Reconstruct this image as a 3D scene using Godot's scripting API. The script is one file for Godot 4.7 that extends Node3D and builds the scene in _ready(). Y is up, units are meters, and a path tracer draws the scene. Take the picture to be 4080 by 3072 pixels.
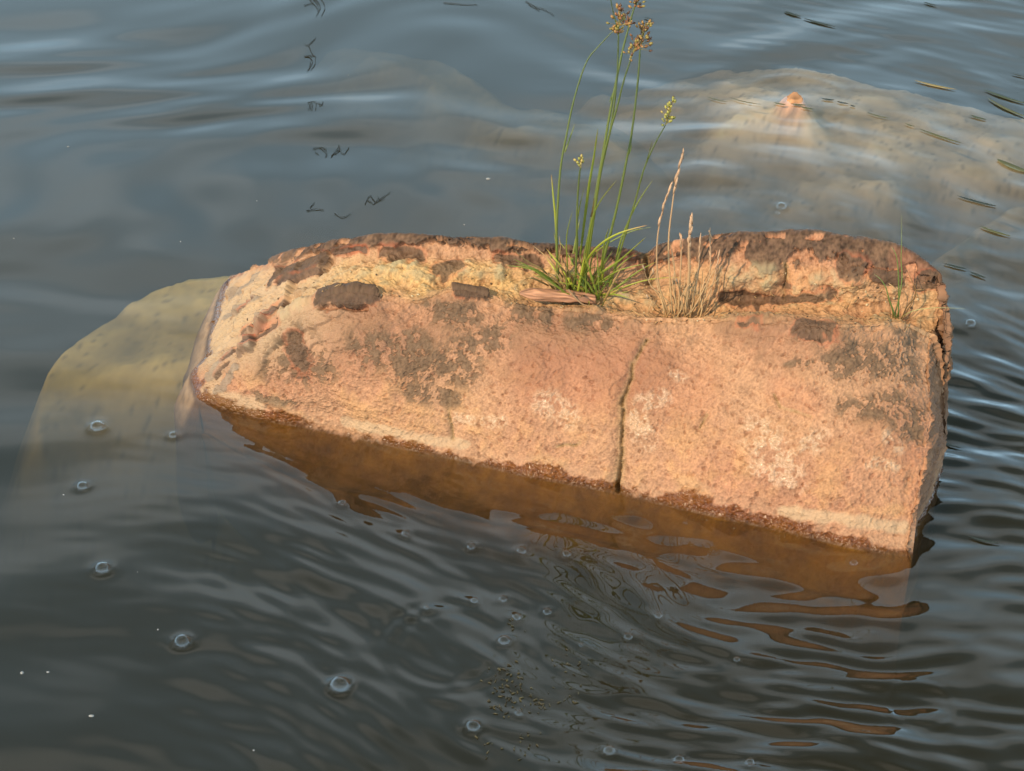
extends Node3D
# A sandstone block lying in shallow lake water, with rushes growing on it. Units are metres, y is up, the water lies at y = 0.

var rng := RandomNumberGenerator.new()
var used := {}
var swell := FastNoiseLite.new()
var chop := FastNoiseLite.new()
var ripple := FastNoiseLite.new()
var patch := FastNoiseLite.new()
var rings := []
var bubbles := []
var seats := PackedVector3Array()


# ---------------------------------------------------------------- helpers
func numbered(called: String) -> String:
	var n: int = used.get(called, 0)
	used[called] = n + 1
	return called if n == 0 else "%s_%03d" % [called, n]


func tag(o: Node3D, label: String, category: String, group := "", kind := "") -> Node3D:
	o.set_meta("label", label)
	if category:
		o.set_meta("category", category)
	if group:
		o.set_meta("group", group)
	if kind:
		o.set_meta("kind", kind)
	return o


func thing(called: String, label: String, category: String, where: Vector3, group := "") -> Node3D:
	var o := Node3D.new()
	o.name = numbered(called)
	add_child(o, true)
	o.position = where
	return tag(o, label, category, group)


func put(called: String, mesh: Mesh, mat: Material, parent: Node3D = null) -> MeshInstance3D:
	var o := MeshInstance3D.new()
	o.mesh = mesh
	o.material_override = mat
	if parent:
		o.name = called
		parent.add_child(o, true)
	else:
		o.name = numbered(called)
		add_child(o, true)
	return o


func plain(color: Color, rough := 0.7, spec := 0.5) -> StandardMaterial3D:
	var m := StandardMaterial3D.new()
	m.albedo_color = color.linear_to_srgb()
	m.roughness = rough
	m.metallic_specular = spec
	return m


func noise(seed_: int, freq: float, octaves := 1, type := FastNoiseLite.TYPE_SIMPLEX_SMOOTH) -> FastNoiseLite:
	var n := FastNoiseLite.new()
	n.noise_type = type
	n.seed = seed_
	n.frequency = freq
	n.fractal_type = FastNoiseLite.FRACTAL_FBM if octaves > 1 else FastNoiseLite.FRACTAL_NONE
	n.fractal_octaves = octaves
	return n


func grid_mesh(P: PackedVector3Array, N: PackedVector3Array, C: PackedColorArray, UV: PackedVector2Array, across: int, down: int) -> ArrayMesh:
	var facing := 0
	for k in 400:   # faces run clockwise seen from where the normals point
		var a := (k * 7919) % (down - 1) * across + (k * 104729) % (across - 1)
		facing += 1 if (P[a + 1] - P[a]).cross(P[a + across] - P[a]).dot(N[a]) < 0.0 else -1
	var b1 := 1 if facing > 0 else across
	var b2 := across if facing > 0 else 1
	var idx := PackedInt32Array()
	idx.resize((across - 1) * (down - 1) * 6)
	var k := 0
	for j in down - 1:
		for i in across - 1:
			var a := j * across + i
			idx[k] = a; idx[k + 1] = a + b1; idx[k + 2] = a + b2
			idx[k + 3] = a + b1; idx[k + 4] = a + across + 1; idx[k + 5] = a + b2
			k += 6
	var arr := []
	arr.resize(Mesh.ARRAY_MAX)
	arr[Mesh.ARRAY_VERTEX] = P
	arr[Mesh.ARRAY_NORMAL] = N
	if C.size():
		arr[Mesh.ARRAY_COLOR] = C
	if UV.size():
		arr[Mesh.ARRAY_TEX_UV] = UV
	arr[Mesh.ARRAY_INDEX] = idx
	var m := ArrayMesh.new()
	m.add_surface_from_arrays(Mesh.PRIMITIVE_TRIANGLES, arr)
	return m


func grid_normals(P: PackedVector3Array, across: int, down: int) -> PackedVector3Array:
	var N := PackedVector3Array()
	N.resize(P.size())
	for j in down:
		var up := maxi(j - 1, 0) * across
		var dn := mini(j + 1, down - 1) * across
		for i in across:
			var e := P[j * across + mini(i + 1, across - 1)] - P[j * across + maxi(i - 1, 0)]
			var f := P[dn + i] - P[up + i]
			N[j * across + i] = f.cross(e).normalized()
	return N


func spline(pts: PackedVector3Array, t: float) -> Vector3:   # t in 0..1
	var n := pts.size() - 1
	var x := clampf(t, 0.0, 1.0) * n
	var i := mini(int(x), n - 1)
	return pts[i].cubic_interpolate(pts[i + 1], pts[maxi(i - 1, 0)], pts[mini(i + 2, n)], x - i)


func quad(st: SurfaceTool, corners: Array) -> void:   # four corners round a quad, each [place, normal, colour]; faces run clockwise seen from where the normals point
	var a: Vector3 = corners[0][0]
	var b: Vector3 = corners[1][0]
	var c: Vector3 = corners[2][0]
	var d: Vector3 = corners[3][0]
	var n: Vector3 = corners[0][1] + corners[1][1] + corners[2][1] + corners[3][1]
	var order := [0, 1, 2, 0, 2, 3] if (c - a).cross(d - b).dot(n) < 0.0 else [0, 2, 1, 0, 3, 2]
	for k in order:
		st.set_normal(corners[k][1]); st.set_color(corners[k][2]); st.add_vertex(corners[k][0])


# a round stem along a path, tapering from r0 to r1
func tube(st: SurfaceTool, pts: PackedVector3Array, r0: float, r1: float, c0: Color, c1: Color, steps := 14, sides := 6, origin := Vector3.ZERO) -> void:
	var ringed := []
	for k in steps + 1:
		var t := float(k) / steps
		var p := spline(pts, t)
		var d := (spline(pts, minf(t + 0.02, 1.0)) - spline(pts, maxf(t - 0.02, 0.0))).normalized()
		var a := d.cross(Vector3(0.3, 0.1, 1.0)).normalized()
		var b := d.cross(a)
		var r := lerpf(r0, r1, t)
		var ring := []
		for q in sides:
			var w := TAU * q / sides
			var n := a * cos(w) + b * sin(w)
			ring.append([p + n * r - origin, n, c0.lerp(c1, t)])
		ringed.append(ring)
	for k in steps:
		for q in sides:
			var q2 := (q + 1) % sides
			quad(st, [ringed[k][q], ringed[k + 1][q], ringed[k + 1][q2], ringed[k][q2]])


# a grass blade: a folded strip, closed below, that narrows to its tip
func blade(st: SurfaceTool, pts: PackedVector3Array, width: float, c0: Color, c1: Color, c2: Color, origin := Vector3.ZERO, steps := 14, both_ends := false, facing := Vector3(0.25, 0.35, 1.0)) -> void:
	var rows := []
	for k in steps + 1:
		var t := float(k) / steps
		var p := spline(pts, t)
		var d := (spline(pts, minf(t + 0.03, 1.0)) - spline(pts, maxf(t - 0.03, 0.0))).normalized()
		var side := d.cross(facing).normalized()
		var up := side.cross(d).normalized()
		var w := width * 0.5 * ((pow(maxf(sin(PI * t), 0.0), 0.7)) if both_ends else (0.55 + 0.45 * smoothstep(0.0, 0.3, t)) * pow(maxf(1.0 - t, 0.0), 0.55))
		w = maxf(w, 0.00012)
		var c := c0.lerp(c1, smoothstep(0.0, 0.5, t)).lerp(c2, smoothstep(0.72, 1.0, t))
		p -= origin
		rows.append([[p - side * w, (up - side * 0.7).normalized(), c], [p - up * w * 0.45, up, c * 0.92], [p + side * w, (up + side * 0.7).normalized(), c], [p - up * w * 0.75, -up, c]])
	for k in steps:
		for q in 4:
			var q2 := (q + 1) % 4
			quad(st, [rows[k][q], rows[k + 1][q], rows[k + 1][q2], rows[k][q2]])


func lump(st: SurfaceTool, c: Vector3, axis: Vector3, long: float, r: float, col: Color, rings_ := 4, sides := 6) -> void:
	var a := axis.cross(Vector3(0.2, 0.3, 1.0)).normalized()
	var b := axis.cross(a)
	var all := []
	for k in rings_ + 1:
		var w := PI * k / rings_
		var ring := []
		for q in sides:
			var f := TAU * q / sides
			var n := (a * cos(f) + b * sin(f)) * sin(w) - axis * cos(w)
			ring.append([c + (a * cos(f) + b * sin(f)) * sin(w) * r - axis * cos(w) * long, n, col])
		all.append(ring)
	for k in rings_:
		for q in sides:
			var q2 := (q + 1) % sides
			quad(st, [all[k][q], all[k + 1][q], all[k + 1][q2], all[k][q2]])


func begin() -> SurfaceTool:
	var st := SurfaceTool.new()
	st.begin(Mesh.PRIMITIVE_TRIANGLES)
	return st


# ---------------------------------------------------------------- water
func wave(x: float, z: float) -> float:
	var dx := x - 0.02
	var dz := z + 1.95
	var r := sqrt(dx * dx + dz * dz)
	var far := smoothstep(-2.15, -2.75, z)
	var wob := patch.get_noise_2d(x * 1.3, z * 1.3)
	var h := 0.0
	if far > 0.0:
		var s := atan2(dx, -dz) * 1.1
		var right := smoothstep(-0.1, 0.7, x)
		var near := smoothstep(-3.3, -2.5, z)
		h += far * (0.0031 * swell.get_noise_2d(s * 2.7, r * 4.4 + wob * 0.9) + (0.0005 + 0.0015 * right) * chop.get_noise_2d(s * 6.5, r * 11.0 + wob * 1.6) + 0.0003 * right * ripple.get_noise_2d(s * 10.0, r * 30.0))
	if far < 1.0:
		var t := 0.93 * dz - 0.36 * dx
		var s2 := 0.93 * dx + 0.36 * dz
		var busy := smoothstep(-0.22, 0.32, x + 0.25 * (z + 1.9) + wob * 0.25)
		var mid := smoothstep(-0.7, -0.1, x)
		h += (1.0 - far) * ((0.0021 + 0.0015 * busy) * swell.get_noise_2d(s2 * 3.0 + 7.0, t * 5.5 + wob * 0.4) + (0.00020 + 0.0027 * busy) * chop.get_noise_2d(s2 * 5.5 + 3.0, t * 15.0 + wob * 1.5) + (0.00034 * mid + 0.00125 * busy * (0.5 + 0.9 * absf(wob))) * ripple.get_noise_2d(s2 * 13.0, t * 36.0 + wob * 3.0))
	for g in rings:
		var d: float = sqrt((x - g[0]) * (x - g[0]) + (z - g[1]) * (z - g[1]))
		if d < g[2] * 2.2:
			var e: float = (d - g[2]) / (g[2] * 0.30)
			h += g[3] * cos((d - g[2]) * TAU / g[4]) * exp(-e * e)
	return h


func axis_steps(a: float, b: float, step_a: float, step_b: float, reach: float) -> PackedFloat32Array:
	var inner := PackedFloat32Array()
	var x := a
	while x < b:
		inner.append(x)
		x += lerpf(step_a, step_b, (x - a) / (b - a))
	inner.append(b)
	var out := PackedFloat32Array()
	var outer := []
	var s := step_a
	x = a
	while x > a - reach:
		s *= 1.45
		x -= s
		outer.append(x)
	outer.reverse()
	for v in outer:
		out.append(v)
	out.append_array(inner)
	s = step_b
	x = b
	while x < b + reach:
		s *= 1.45
		x += s
		out.append(x)
	return out


func build_water() -> void:
	var xs := axis_steps(-1.12, 1.12, 0.0038, 0.0038, 160.0)
	var zs := axis_steps(-4.3, -1.42, 0.0062, 0.0026, 160.0)
	var nx := xs.size()
	var nz := zs.size()
	var P := PackedVector3Array()
	P.resize(nx * nz)
	for j in nz:
		var z := zs[j]
		var close := []
		for b in bubbles:
			if absf(b[0].z - z) < b[1] + 0.016:
				close.append(b)
		for i in nx:
			var x := xs[i]
			var h := 0.0
			if absf(x) < 6.0 and z > -9.0 and z < 3.0:
				h = wave(x, z) * smoothstep(6.0, 1.5, absf(x)) * smoothstep(-9.0, -5.0, z) * smoothstep(3.0, 0.0, z)
			for b in close:   # the water climbs the rim of a bubble
				var d: float = Vector2(x - b[0].x, z - b[0].z).length() - b[1]
				if d < 0.016:
					h += 0.13 * b[1] * exp(-absf(d) / 0.0042)
			P[j * nx + i] = Vector3(x, h, z)
	var N := grid_normals(P, nx, nz)
	for i in N.size():
		if N[i].y < 0.0:
			N[i] = -N[i]
	var m := StandardMaterial3D.new()
	m.transparency = BaseMaterial3D.TRANSPARENCY_ALPHA
	m.albedo_color = Color(0.16, 0.15, 0.11, 0.03)
	m.roughness = 0.0
	m.metallic_specular = 0.5
	var o := put("water_surface", grid_mesh(P, N, PackedColorArray(), PackedVector2Array(), nx, nz), m)
	tag(o, "rippled grey blue lake surface all round the stone", "", "", "structure")

	var body := FogVolume.new()
	body.name = "lake_water"
	body.shape = RenderingServer.FOG_VOLUME_SHAPE_BOX
	body.size = Vector3(300.0, 1.6, 300.0)
	body.position = Vector3(0.0, -0.8035, 0.0)
	var fm := FogMaterial.new()
	fm.density = 7.0
	fm.albedo = Color(0.070, 0.060, 0.028).linear_to_srgb()
	body.material = fm
	add_child(body, true)
	tag(body, "murky olive brown lake water under the surface", "", "", "structure")

	var bed := PlaneMesh.new()
	bed.size = Vector2(300.0, 300.0)
	var bo := put("lake_bed", bed, plain(Color(0.05, 0.045, 0.03), 0.9))
	bo.position = Vector3(0.0, -1.2, 0.0)
	tag(bo, "dark muddy bottom of the lake", "", "", "structure")


# ---------------------------------------------------------------- the stone
func capsule(p: Vector3, a: Vector3, b: Vector3) -> float:
	var d := b - a
	var t := clampf((p - a).dot(d) / maxf(d.length_squared(), 1e-9), 0.0, 1.0)
	return (p - a - d * t).length()


func build_stone() -> void:
	var sections := [
		PackedVector3Array([Vector3(-0.4274, -1.0500, -2.5687), Vector3(-0.4054, -0.6080, -2.5687), Vector3(-0.3834, -0.5680, -2.5687), Vector3(-0.3674, -0.5500, -2.5687), Vector3(-0.3086, -0.5500, -2.4802), Vector3(-0.2620, -0.5500, -2.4429), Vector3(-0.2193, -0.5500, -2.4193), Vector3(-0.1785, -0.5500, -2.3974), Vector3(-0.1394, -0.5500, -2.3815), Vector3(-0.1016, -0.5500, -2.3704), Vector3(-0.0647, -0.5500, -2.3629), Vector3(-0.0280, -0.5500, -2.3557), Vector3(0.0083, -0.5500, -2.3504), Vector3(0.0444, -0.5500, -2.3461), Vector3(0.0805, -0.5500, -2.3425), Vector3(0.1165, -0.5500, -2.3380), Vector3(0.1524, -0.5500, -2.3334), Vector3(0.1889, -0.5500, -2.3398), Vector3(0.2242, -0.5500, -2.3291), Vector3(0.2593, -0.5500, -2.3218), Vector3(0.2942, -0.5500, -2.3148), Vector3(0.3284, -0.5500, -2.3045), Vector3(0.3628, -0.5500, -2.2982), Vector3(0.3965, -0.5500, -2.2874), Vector3(0.4306, -0.5500, -2.2796), Vector3(0.4643, -0.5500, -2.2703), Vector3(0.4971, -0.5500, -2.2547), Vector3(0.5284, -0.5500, -2.2284)]),
		PackedVector3Array([Vector3(-0.4417, -0.5300, -2.5208), Vector3(-0.4197, -0.0880, -2.5208), Vector3(-0.3977, -0.0480, -2.5208), Vector3(-0.3817, -0.0300, -2.5208), Vector3(-0.3230, -0.0300, -2.4323), Vector3(-0.2764, -0.0300, -2.3950), Vector3(-0.2337, -0.0300, -2.3714), Vector3(-0.1929, -0.0300, -2.3495), Vector3(-0.1538, -0.0300, -2.3337), Vector3(-0.1159, -0.0300, -2.3226), Vector3(-0.0791, -0.0300, -2.3150), Vector3(-0.0424, -0.0300, -2.3078), Vector3(-0.0061, -0.0300, -2.3025), Vector3(0.0300, -0.0300, -2.2982), Vector3(0.0661, -0.0300, -2.2946), Vector3(0.1021, -0.0300, -2.2901), Vector3(0.1381, -0.0300, -2.2855), Vector3(0.1745, -0.0300, -2.2919), Vector3(0.2099, -0.0300, -2.2812), Vector3(0.2450, -0.0300, -2.2739), Vector3(0.2798, -0.0300, -2.2669), Vector3(0.3140, -0.0300, -2.2566), Vector3(0.3484, -0.0300, -2.2503), Vector3(0.3821, -0.0300, -2.2395), Vector3(0.4162, -0.0300, -2.2317), Vector3(0.4500, -0.0300, -2.2224), Vector3(0.4827, -0.0300, -2.2068), Vector3(0.5140, -0.0300, -2.1806)]),
		PackedVector3Array([Vector3(-0.4446, -0.5600, -2.5112), Vector3(-0.4226, -0.1180, -2.5112), Vector3(-0.4006, -0.0780, -2.5112), Vector3(-0.3846, -0.0600, -2.5112), Vector3(-0.3230, 0.0103, -2.4323), Vector3(-0.2748, 0.0440, -2.4001), Vector3(-0.2311, 0.0579, -2.3799), Vector3(-0.1905, 0.0684, -2.3575), Vector3(-0.1517, 0.0756, -2.3407), Vector3(-0.1140, 0.0802, -2.3289), Vector3(-0.0772, 0.0814, -2.3212), Vector3(-0.0406, 0.0825, -2.3138), Vector3(-0.0043, 0.0825, -2.3086), Vector3(0.0319, 0.0816, -2.3044), Vector3(0.0680, 0.0800, -2.3010), Vector3(0.1041, 0.0800, -2.2965), Vector3(0.1400, 0.0800, -2.2920), Vector3(0.1766, 0.0764, -2.2988), Vector3(0.2116, 0.0841, -2.2871), Vector3(0.2464, 0.0913, -2.2788), Vector3(0.2811, 0.0962, -2.2712), Vector3(0.3151, 0.1001, -2.2604), Vector3(0.3494, 0.1030, -2.2536), Vector3(0.3831, 0.1047, -2.2426), Vector3(0.4171, 0.1043, -2.2349), Vector3(0.4510, 0.1032, -2.2257), Vector3(0.4838, 0.1012, -2.2104), Vector3(0.5153, 0.0960, -2.1848)]),
		PackedVector3Array([Vector3(-0.4475, -0.5000, -2.5016), Vector3(-0.4255, -0.0580, -2.5016), Vector3(-0.4035, -0.0180, -2.5016), Vector3(-0.3875, 0.0000, -2.5016), Vector3(-0.3318, 0.0773, -2.4027), Vector3(-0.2868, 0.1181, -2.3600), Vector3(-0.2453, 0.1458, -2.3327), Vector3(-0.2053, 0.1669, -2.3080), Vector3(-0.1668, 0.1812, -2.2902), Vector3(-0.1293, 0.1904, -2.2779), Vector3(-0.0926, 0.1929, -2.2700), Vector3(-0.0560, 0.1950, -2.2625), Vector3(-0.0197, 0.1950, -2.2572), Vector3(0.0165, 0.1932, -2.2531), Vector3(0.0527, 0.1901, -2.2499), Vector3(0.0887, 0.1900, -2.2454), Vector3(0.1247, 0.1900, -2.2409), Vector3(0.1614, 0.1827, -2.2482), Vector3(0.1961, 0.1981, -2.2355), Vector3(0.2307, 0.2127, -2.2262), Vector3(0.2651, 0.2224, -2.2179), Vector3(0.2990, 0.2303, -2.2066), Vector3(0.3332, 0.2359, -2.1995), Vector3(0.3667, 0.2394, -2.1883), Vector3(0.4008, 0.2387, -2.1806), Vector3(0.4347, 0.2364, -2.1716), Vector3(0.4676, 0.2325, -2.1565), Vector3(0.4993, 0.2220, -2.1316)]),
		PackedVector3Array([Vector3(-0.4548, -0.5000, -2.4440), Vector3(-0.4328, -0.0580, -2.4440), Vector3(-0.4108, -0.0180, -2.4440), Vector3(-0.3948, 0.0000, -2.4440), Vector3(-0.3422, 0.0648, -2.3720), Vector3(-0.2970, 0.1037, -2.3332), Vector3(-0.2549, 0.1320, -2.3069), Vector3(-0.2145, 0.1552, -2.2870), Vector3(-0.1752, 0.1751, -2.2693), Vector3(-0.1373, 0.1803, -2.2556), Vector3(-0.0998, 0.1845, -2.2442), Vector3(-0.0628, 0.1878, -2.2355), Vector3(-0.0260, 0.1880, -2.2301), Vector3(0.0106, 0.1875, -2.2263), Vector3(0.0471, 0.1862, -2.2249), Vector3(0.0836, 0.1856, -2.2221), Vector3(0.1201, 0.1851, -2.2190), Vector3(0.1571, 0.1797, -2.2252), Vector3(0.1930, 0.1870, -2.2183), Vector3(0.2274, 0.2008, -2.1996), Vector3(0.2610, 0.2127, -2.1783), Vector3(0.2956, 0.2152, -2.1679), Vector3(0.3302, 0.2217, -2.1623), Vector3(0.3643, 0.2250, -2.1530), Vector3(0.3979, 0.2250, -2.1401), Vector3(0.4327, 0.2235, -2.1355), Vector3(0.4676, 0.2197, -2.1311), Vector3(0.5019, 0.2100, -2.1199)]),
		PackedVector3Array([Vector3(-0.4569, -0.5000, -2.3777), Vector3(-0.4349, -0.0580, -2.3777), Vector3(-0.4129, -0.0180, -2.3777), Vector3(-0.3969, 0.0000, -2.3777), Vector3(-0.3455, 0.0575, -2.3111), Vector3(-0.3003, 0.0958, -2.2709), Vector3(-0.2587, 0.1244, -2.2493), Vector3(-0.2192, 0.1451, -2.2367), Vector3(-0.1805, 0.1561, -2.2225), Vector3(-0.1427, 0.1602, -2.2126), Vector3(-0.1055, 0.1628, -2.2068), Vector3(-0.0685, 0.1654, -2.2082), Vector3(-0.0316, 0.1635, -2.2027), Vector3(0.0053, 0.1605, -2.1967), Vector3(0.0421, 0.1583, -2.1955), Vector3(0.0789, 0.1561, -2.1944), Vector3(0.1153, 0.1560, -2.1844), Vector3(0.1515, 0.1560, -2.1739), Vector3(0.1875, 0.1564, -2.1658), Vector3(0.2235, 0.1574, -2.1593), Vector3(0.2593, 0.1612, -2.1551), Vector3(0.2949, 0.1649, -2.1509), Vector3(0.3294, 0.1707, -2.1385), Vector3(0.3639, 0.1747, -2.1294), Vector3(0.3991, 0.1764, -2.1250), Vector3(0.4341, 0.1780, -2.1205), Vector3(0.4693, 0.1780, -2.1172), Vector3(0.5047, 0.1720, -2.1114)]),
		PackedVector3Array([Vector3(-0.4564, -0.5000, -2.3074), Vector3(-0.4344, -0.0580, -2.3074), Vector3(-0.4124, -0.0180, -2.3074), Vector3(-0.3964, 0.0000, -2.3074), Vector3(-0.3478, 0.0516, -2.2570), Vector3(-0.3054, 0.0877, -2.2388), Vector3(-0.2647, 0.1197, -2.2274), Vector3(-0.2249, 0.1469, -2.2146), Vector3(-0.1865, 0.1591, -2.2035), Vector3(-0.1489, 0.1587, -2.1914), Vector3(-0.1118, 0.1584, -2.1857), Vector3(-0.0749, 0.1716, -2.1877), Vector3(-0.0381, 0.1691, -2.1825), Vector3(-0.0015, 0.1617, -2.1707), Vector3(0.0350, 0.1604, -2.1630), Vector3(0.0714, 0.1614, -2.1569), Vector3(0.1073, 0.1637, -2.1451), Vector3(0.1428, 0.1663, -2.1317), Vector3(0.1782, 0.1689, -2.1226), Vector3(0.2138, 0.1714, -2.1188), Vector3(0.2487, 0.1757, -2.1097), Vector3(0.2828, 0.1810, -2.0969), Vector3(0.3160, 0.1894, -2.0812), Vector3(0.3490, 0.1964, -2.0668), Vector3(0.3835, 0.1960, -2.0621), Vector3(0.4192, 0.1945, -2.0666), Vector3(0.4564, 0.1896, -2.0767), Vector3(0.4944, 0.1699, -2.0806)]),
		PackedVector3Array([Vector3(-0.4563, -0.5000, -2.2968), Vector3(-0.4343, -0.0580, -2.2968), Vector3(-0.4123, -0.0180, -2.2968), Vector3(-0.3963, 0.0000, -2.2968), Vector3(-0.3482, 0.0485, -2.2489), Vector3(-0.3061, 0.0827, -2.2340), Vector3(-0.2656, 0.1144, -2.2242), Vector3(-0.2257, 0.1426, -2.2113), Vector3(-0.1874, 0.1550, -2.2007), Vector3(-0.1498, 0.1539, -2.1882), Vector3(-0.1128, 0.1532, -2.1825), Vector3(-0.0758, 0.1679, -2.1846), Vector3(-0.0391, 0.1653, -2.1795), Vector3(-0.0025, 0.1573, -2.1668), Vector3(0.0340, 0.1561, -2.1582), Vector3(0.0702, 0.1576, -2.1513), Vector3(0.1061, 0.1602, -2.1392), Vector3(0.1415, 0.1633, -2.1253), Vector3(0.1769, 0.1662, -2.1161), Vector3(0.2123, 0.1689, -2.1128), Vector3(0.2471, 0.1733, -2.1029), Vector3(0.2810, 0.1788, -2.0888), Vector3(0.3140, 0.1876, -2.0726), Vector3(0.3468, 0.1950, -2.0575), Vector3(0.3811, 0.1944, -2.0527), Vector3(0.4170, 0.1924, -2.0586), Vector3(0.4545, 0.1867, -2.0707), Vector3(0.4929, 0.1650, -2.0760)]),
		PackedVector3Array([Vector3(-0.4574, -0.4988, -2.2898), Vector3(-0.4354, -0.0568, -2.2898), Vector3(-0.4134, -0.0168, -2.2898), Vector3(-0.3974, 0.0012, -2.2898), Vector3(-0.3497, 0.0467, -2.2427), Vector3(-0.3078, 0.0793, -2.2272), Vector3(-0.2674, 0.1092, -2.2169), Vector3(-0.2275, 0.1358, -2.2039), Vector3(-0.1891, 0.1476, -2.1930), Vector3(-0.1514, 0.1466, -2.1805), Vector3(-0.1143, 0.1459, -2.1744), Vector3(-0.0774, 0.1599, -2.1757), Vector3(-0.0407, 0.1575, -2.1702), Vector3(-0.0041, 0.1500, -2.1574), Vector3(0.0323, 0.1489, -2.1485), Vector3(0.0684, 0.1503, -2.1415), Vector3(0.1041, 0.1528, -2.1295), Vector3(0.1395, 0.1557, -2.1156), Vector3(0.1749, 0.1585, -2.1062), Vector3(0.2103, 0.1611, -2.1023), Vector3(0.2448, 0.1652, -2.0923), Vector3(0.2786, 0.1703, -2.0783), Vector3(0.3116, 0.1786, -2.0623), Vector3(0.3446, 0.1856, -2.0472), Vector3(0.3791, 0.1851, -2.0419), Vector3(0.4152, 0.1833, -2.0468), Vector3(0.4526, 0.1780, -2.0579), Vector3(0.4908, 0.1575, -2.0626)]),
		PackedVector3Array([Vector3(-0.4598, -0.4916, -2.2603), Vector3(-0.4378, -0.0496, -2.2603), Vector3(-0.4158, -0.0096, -2.2603), Vector3(-0.3998, 0.0084, -2.2603), Vector3(-0.3548, 0.0359, -2.2183), Vector3(-0.3141, 0.0582, -2.1992), Vector3(-0.2745, 0.0775, -2.1859), Vector3(-0.2347, 0.0943, -2.1720), Vector3(-0.1955, 0.1019, -2.1597), Vector3(-0.1572, 0.1014, -2.1467), Vector3(-0.1197, 0.1014, -2.1383), Vector3(-0.0828, 0.1109, -2.1347), Vector3(-0.0464, 0.1097, -2.1267), Vector3(-0.0104, 0.1051, -2.1134), Vector3(0.0259, 0.1047, -2.1028), Vector3(0.0614, 0.1057, -2.0947), Vector3(0.0961, 0.1071, -2.0831), Vector3(0.1312, 0.1089, -2.0697), Vector3(0.1670, 0.1109, -2.0586), Vector3(0.2018, 0.1129, -2.0516), Vector3(0.2350, 0.1155, -2.0408), Vector3(0.2679, 0.1185, -2.0273), Vector3(0.3007, 0.1236, -2.0125), Vector3(0.3349, 0.1281, -1.9976), Vector3(0.3710, 0.1281, -1.9892), Vector3(0.4077, 0.1275, -1.9882), Vector3(0.4450, 0.1243, -1.9932), Vector3(0.4820, 0.1114, -1.9945)]),
		PackedVector3Array([Vector3(-0.4542, -0.4925, -2.2282), Vector3(-0.4322, -0.0505, -2.2282), Vector3(-0.4102, -0.0105, -2.2282), Vector3(-0.3942, 0.0075, -2.2282), Vector3(-0.3529, 0.0187, -2.1949), Vector3(-0.3134, 0.0288, -2.1760), Vector3(-0.2748, 0.0373, -2.1620), Vector3(-0.2362, 0.0445, -2.1481), Vector3(-0.1981, 0.0479, -2.1353), Vector3(-0.1606, 0.0477, -2.1221), Vector3(-0.1235, 0.0478, -2.1111), Vector3(-0.0869, 0.0522, -2.1024), Vector3(-0.0507, 0.0518, -2.0915), Vector3(-0.0148, 0.0498, -2.0772), Vector3(0.0213, 0.0497, -2.0646), Vector3(0.0568, 0.0503, -2.0550), Vector3(0.0916, 0.0509, -2.0437), Vector3(0.1263, 0.0516, -2.0309), Vector3(0.1611, 0.0525, -2.0184), Vector3(0.1955, 0.0535, -2.0078), Vector3(0.2291, 0.0547, -1.9957), Vector3(0.2623, 0.0561, -1.9826), Vector3(0.2953, 0.0582, -1.9690), Vector3(0.3284, 0.0601, -1.9555), Vector3(0.3622, 0.0603, -1.9444), Vector3(0.3966, 0.0603, -1.9366), Vector3(0.4315, 0.0592, -1.9346), Vector3(0.4661, 0.0537, -1.9312)]),
		PackedVector3Array([Vector3(-0.4259, -0.5000, -2.2017), Vector3(-0.4127, -0.0580, -2.2017), Vector3(-0.3995, -0.0180, -2.2017), Vector3(-0.3899, 0.0000, -2.2017), Vector3(-0.3500, 0.0000, -2.1787), Vector3(-0.3113, 0.0000, -2.1622), Vector3(-0.2732, 0.0000, -2.1484), Vector3(-0.2355, 0.0000, -2.1349), Vector3(-0.1981, 0.0000, -2.1215), Vector3(-0.1610, 0.0000, -2.1082), Vector3(-0.1242, 0.0000, -2.0949), Vector3(-0.0878, 0.0000, -2.0818), Vector3(-0.0516, 0.0000, -2.0682), Vector3(-0.0158, -0.0000, -2.0530), Vector3(0.0197, 0.0000, -2.0387), Vector3(0.0549, 0.0000, -2.0281), Vector3(0.0898, 0.0000, -2.0170), Vector3(0.1244, 0.0000, -2.0047), Vector3(0.1587, 0.0000, -1.9908), Vector3(0.1926, 0.0000, -1.9772), Vector3(0.2262, 0.0000, -1.9641), Vector3(0.2596, 0.0000, -1.9514), Vector3(0.2927, 0.0000, -1.9392), Vector3(0.3255, 0.0000, -1.9266), Vector3(0.3579, -0.0000, -1.9131), Vector3(0.3900, 0.0000, -1.8997), Vector3(0.4225, 0.0000, -1.8917), Vector3(0.4549, 0.0000, -1.8841)]),
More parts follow.
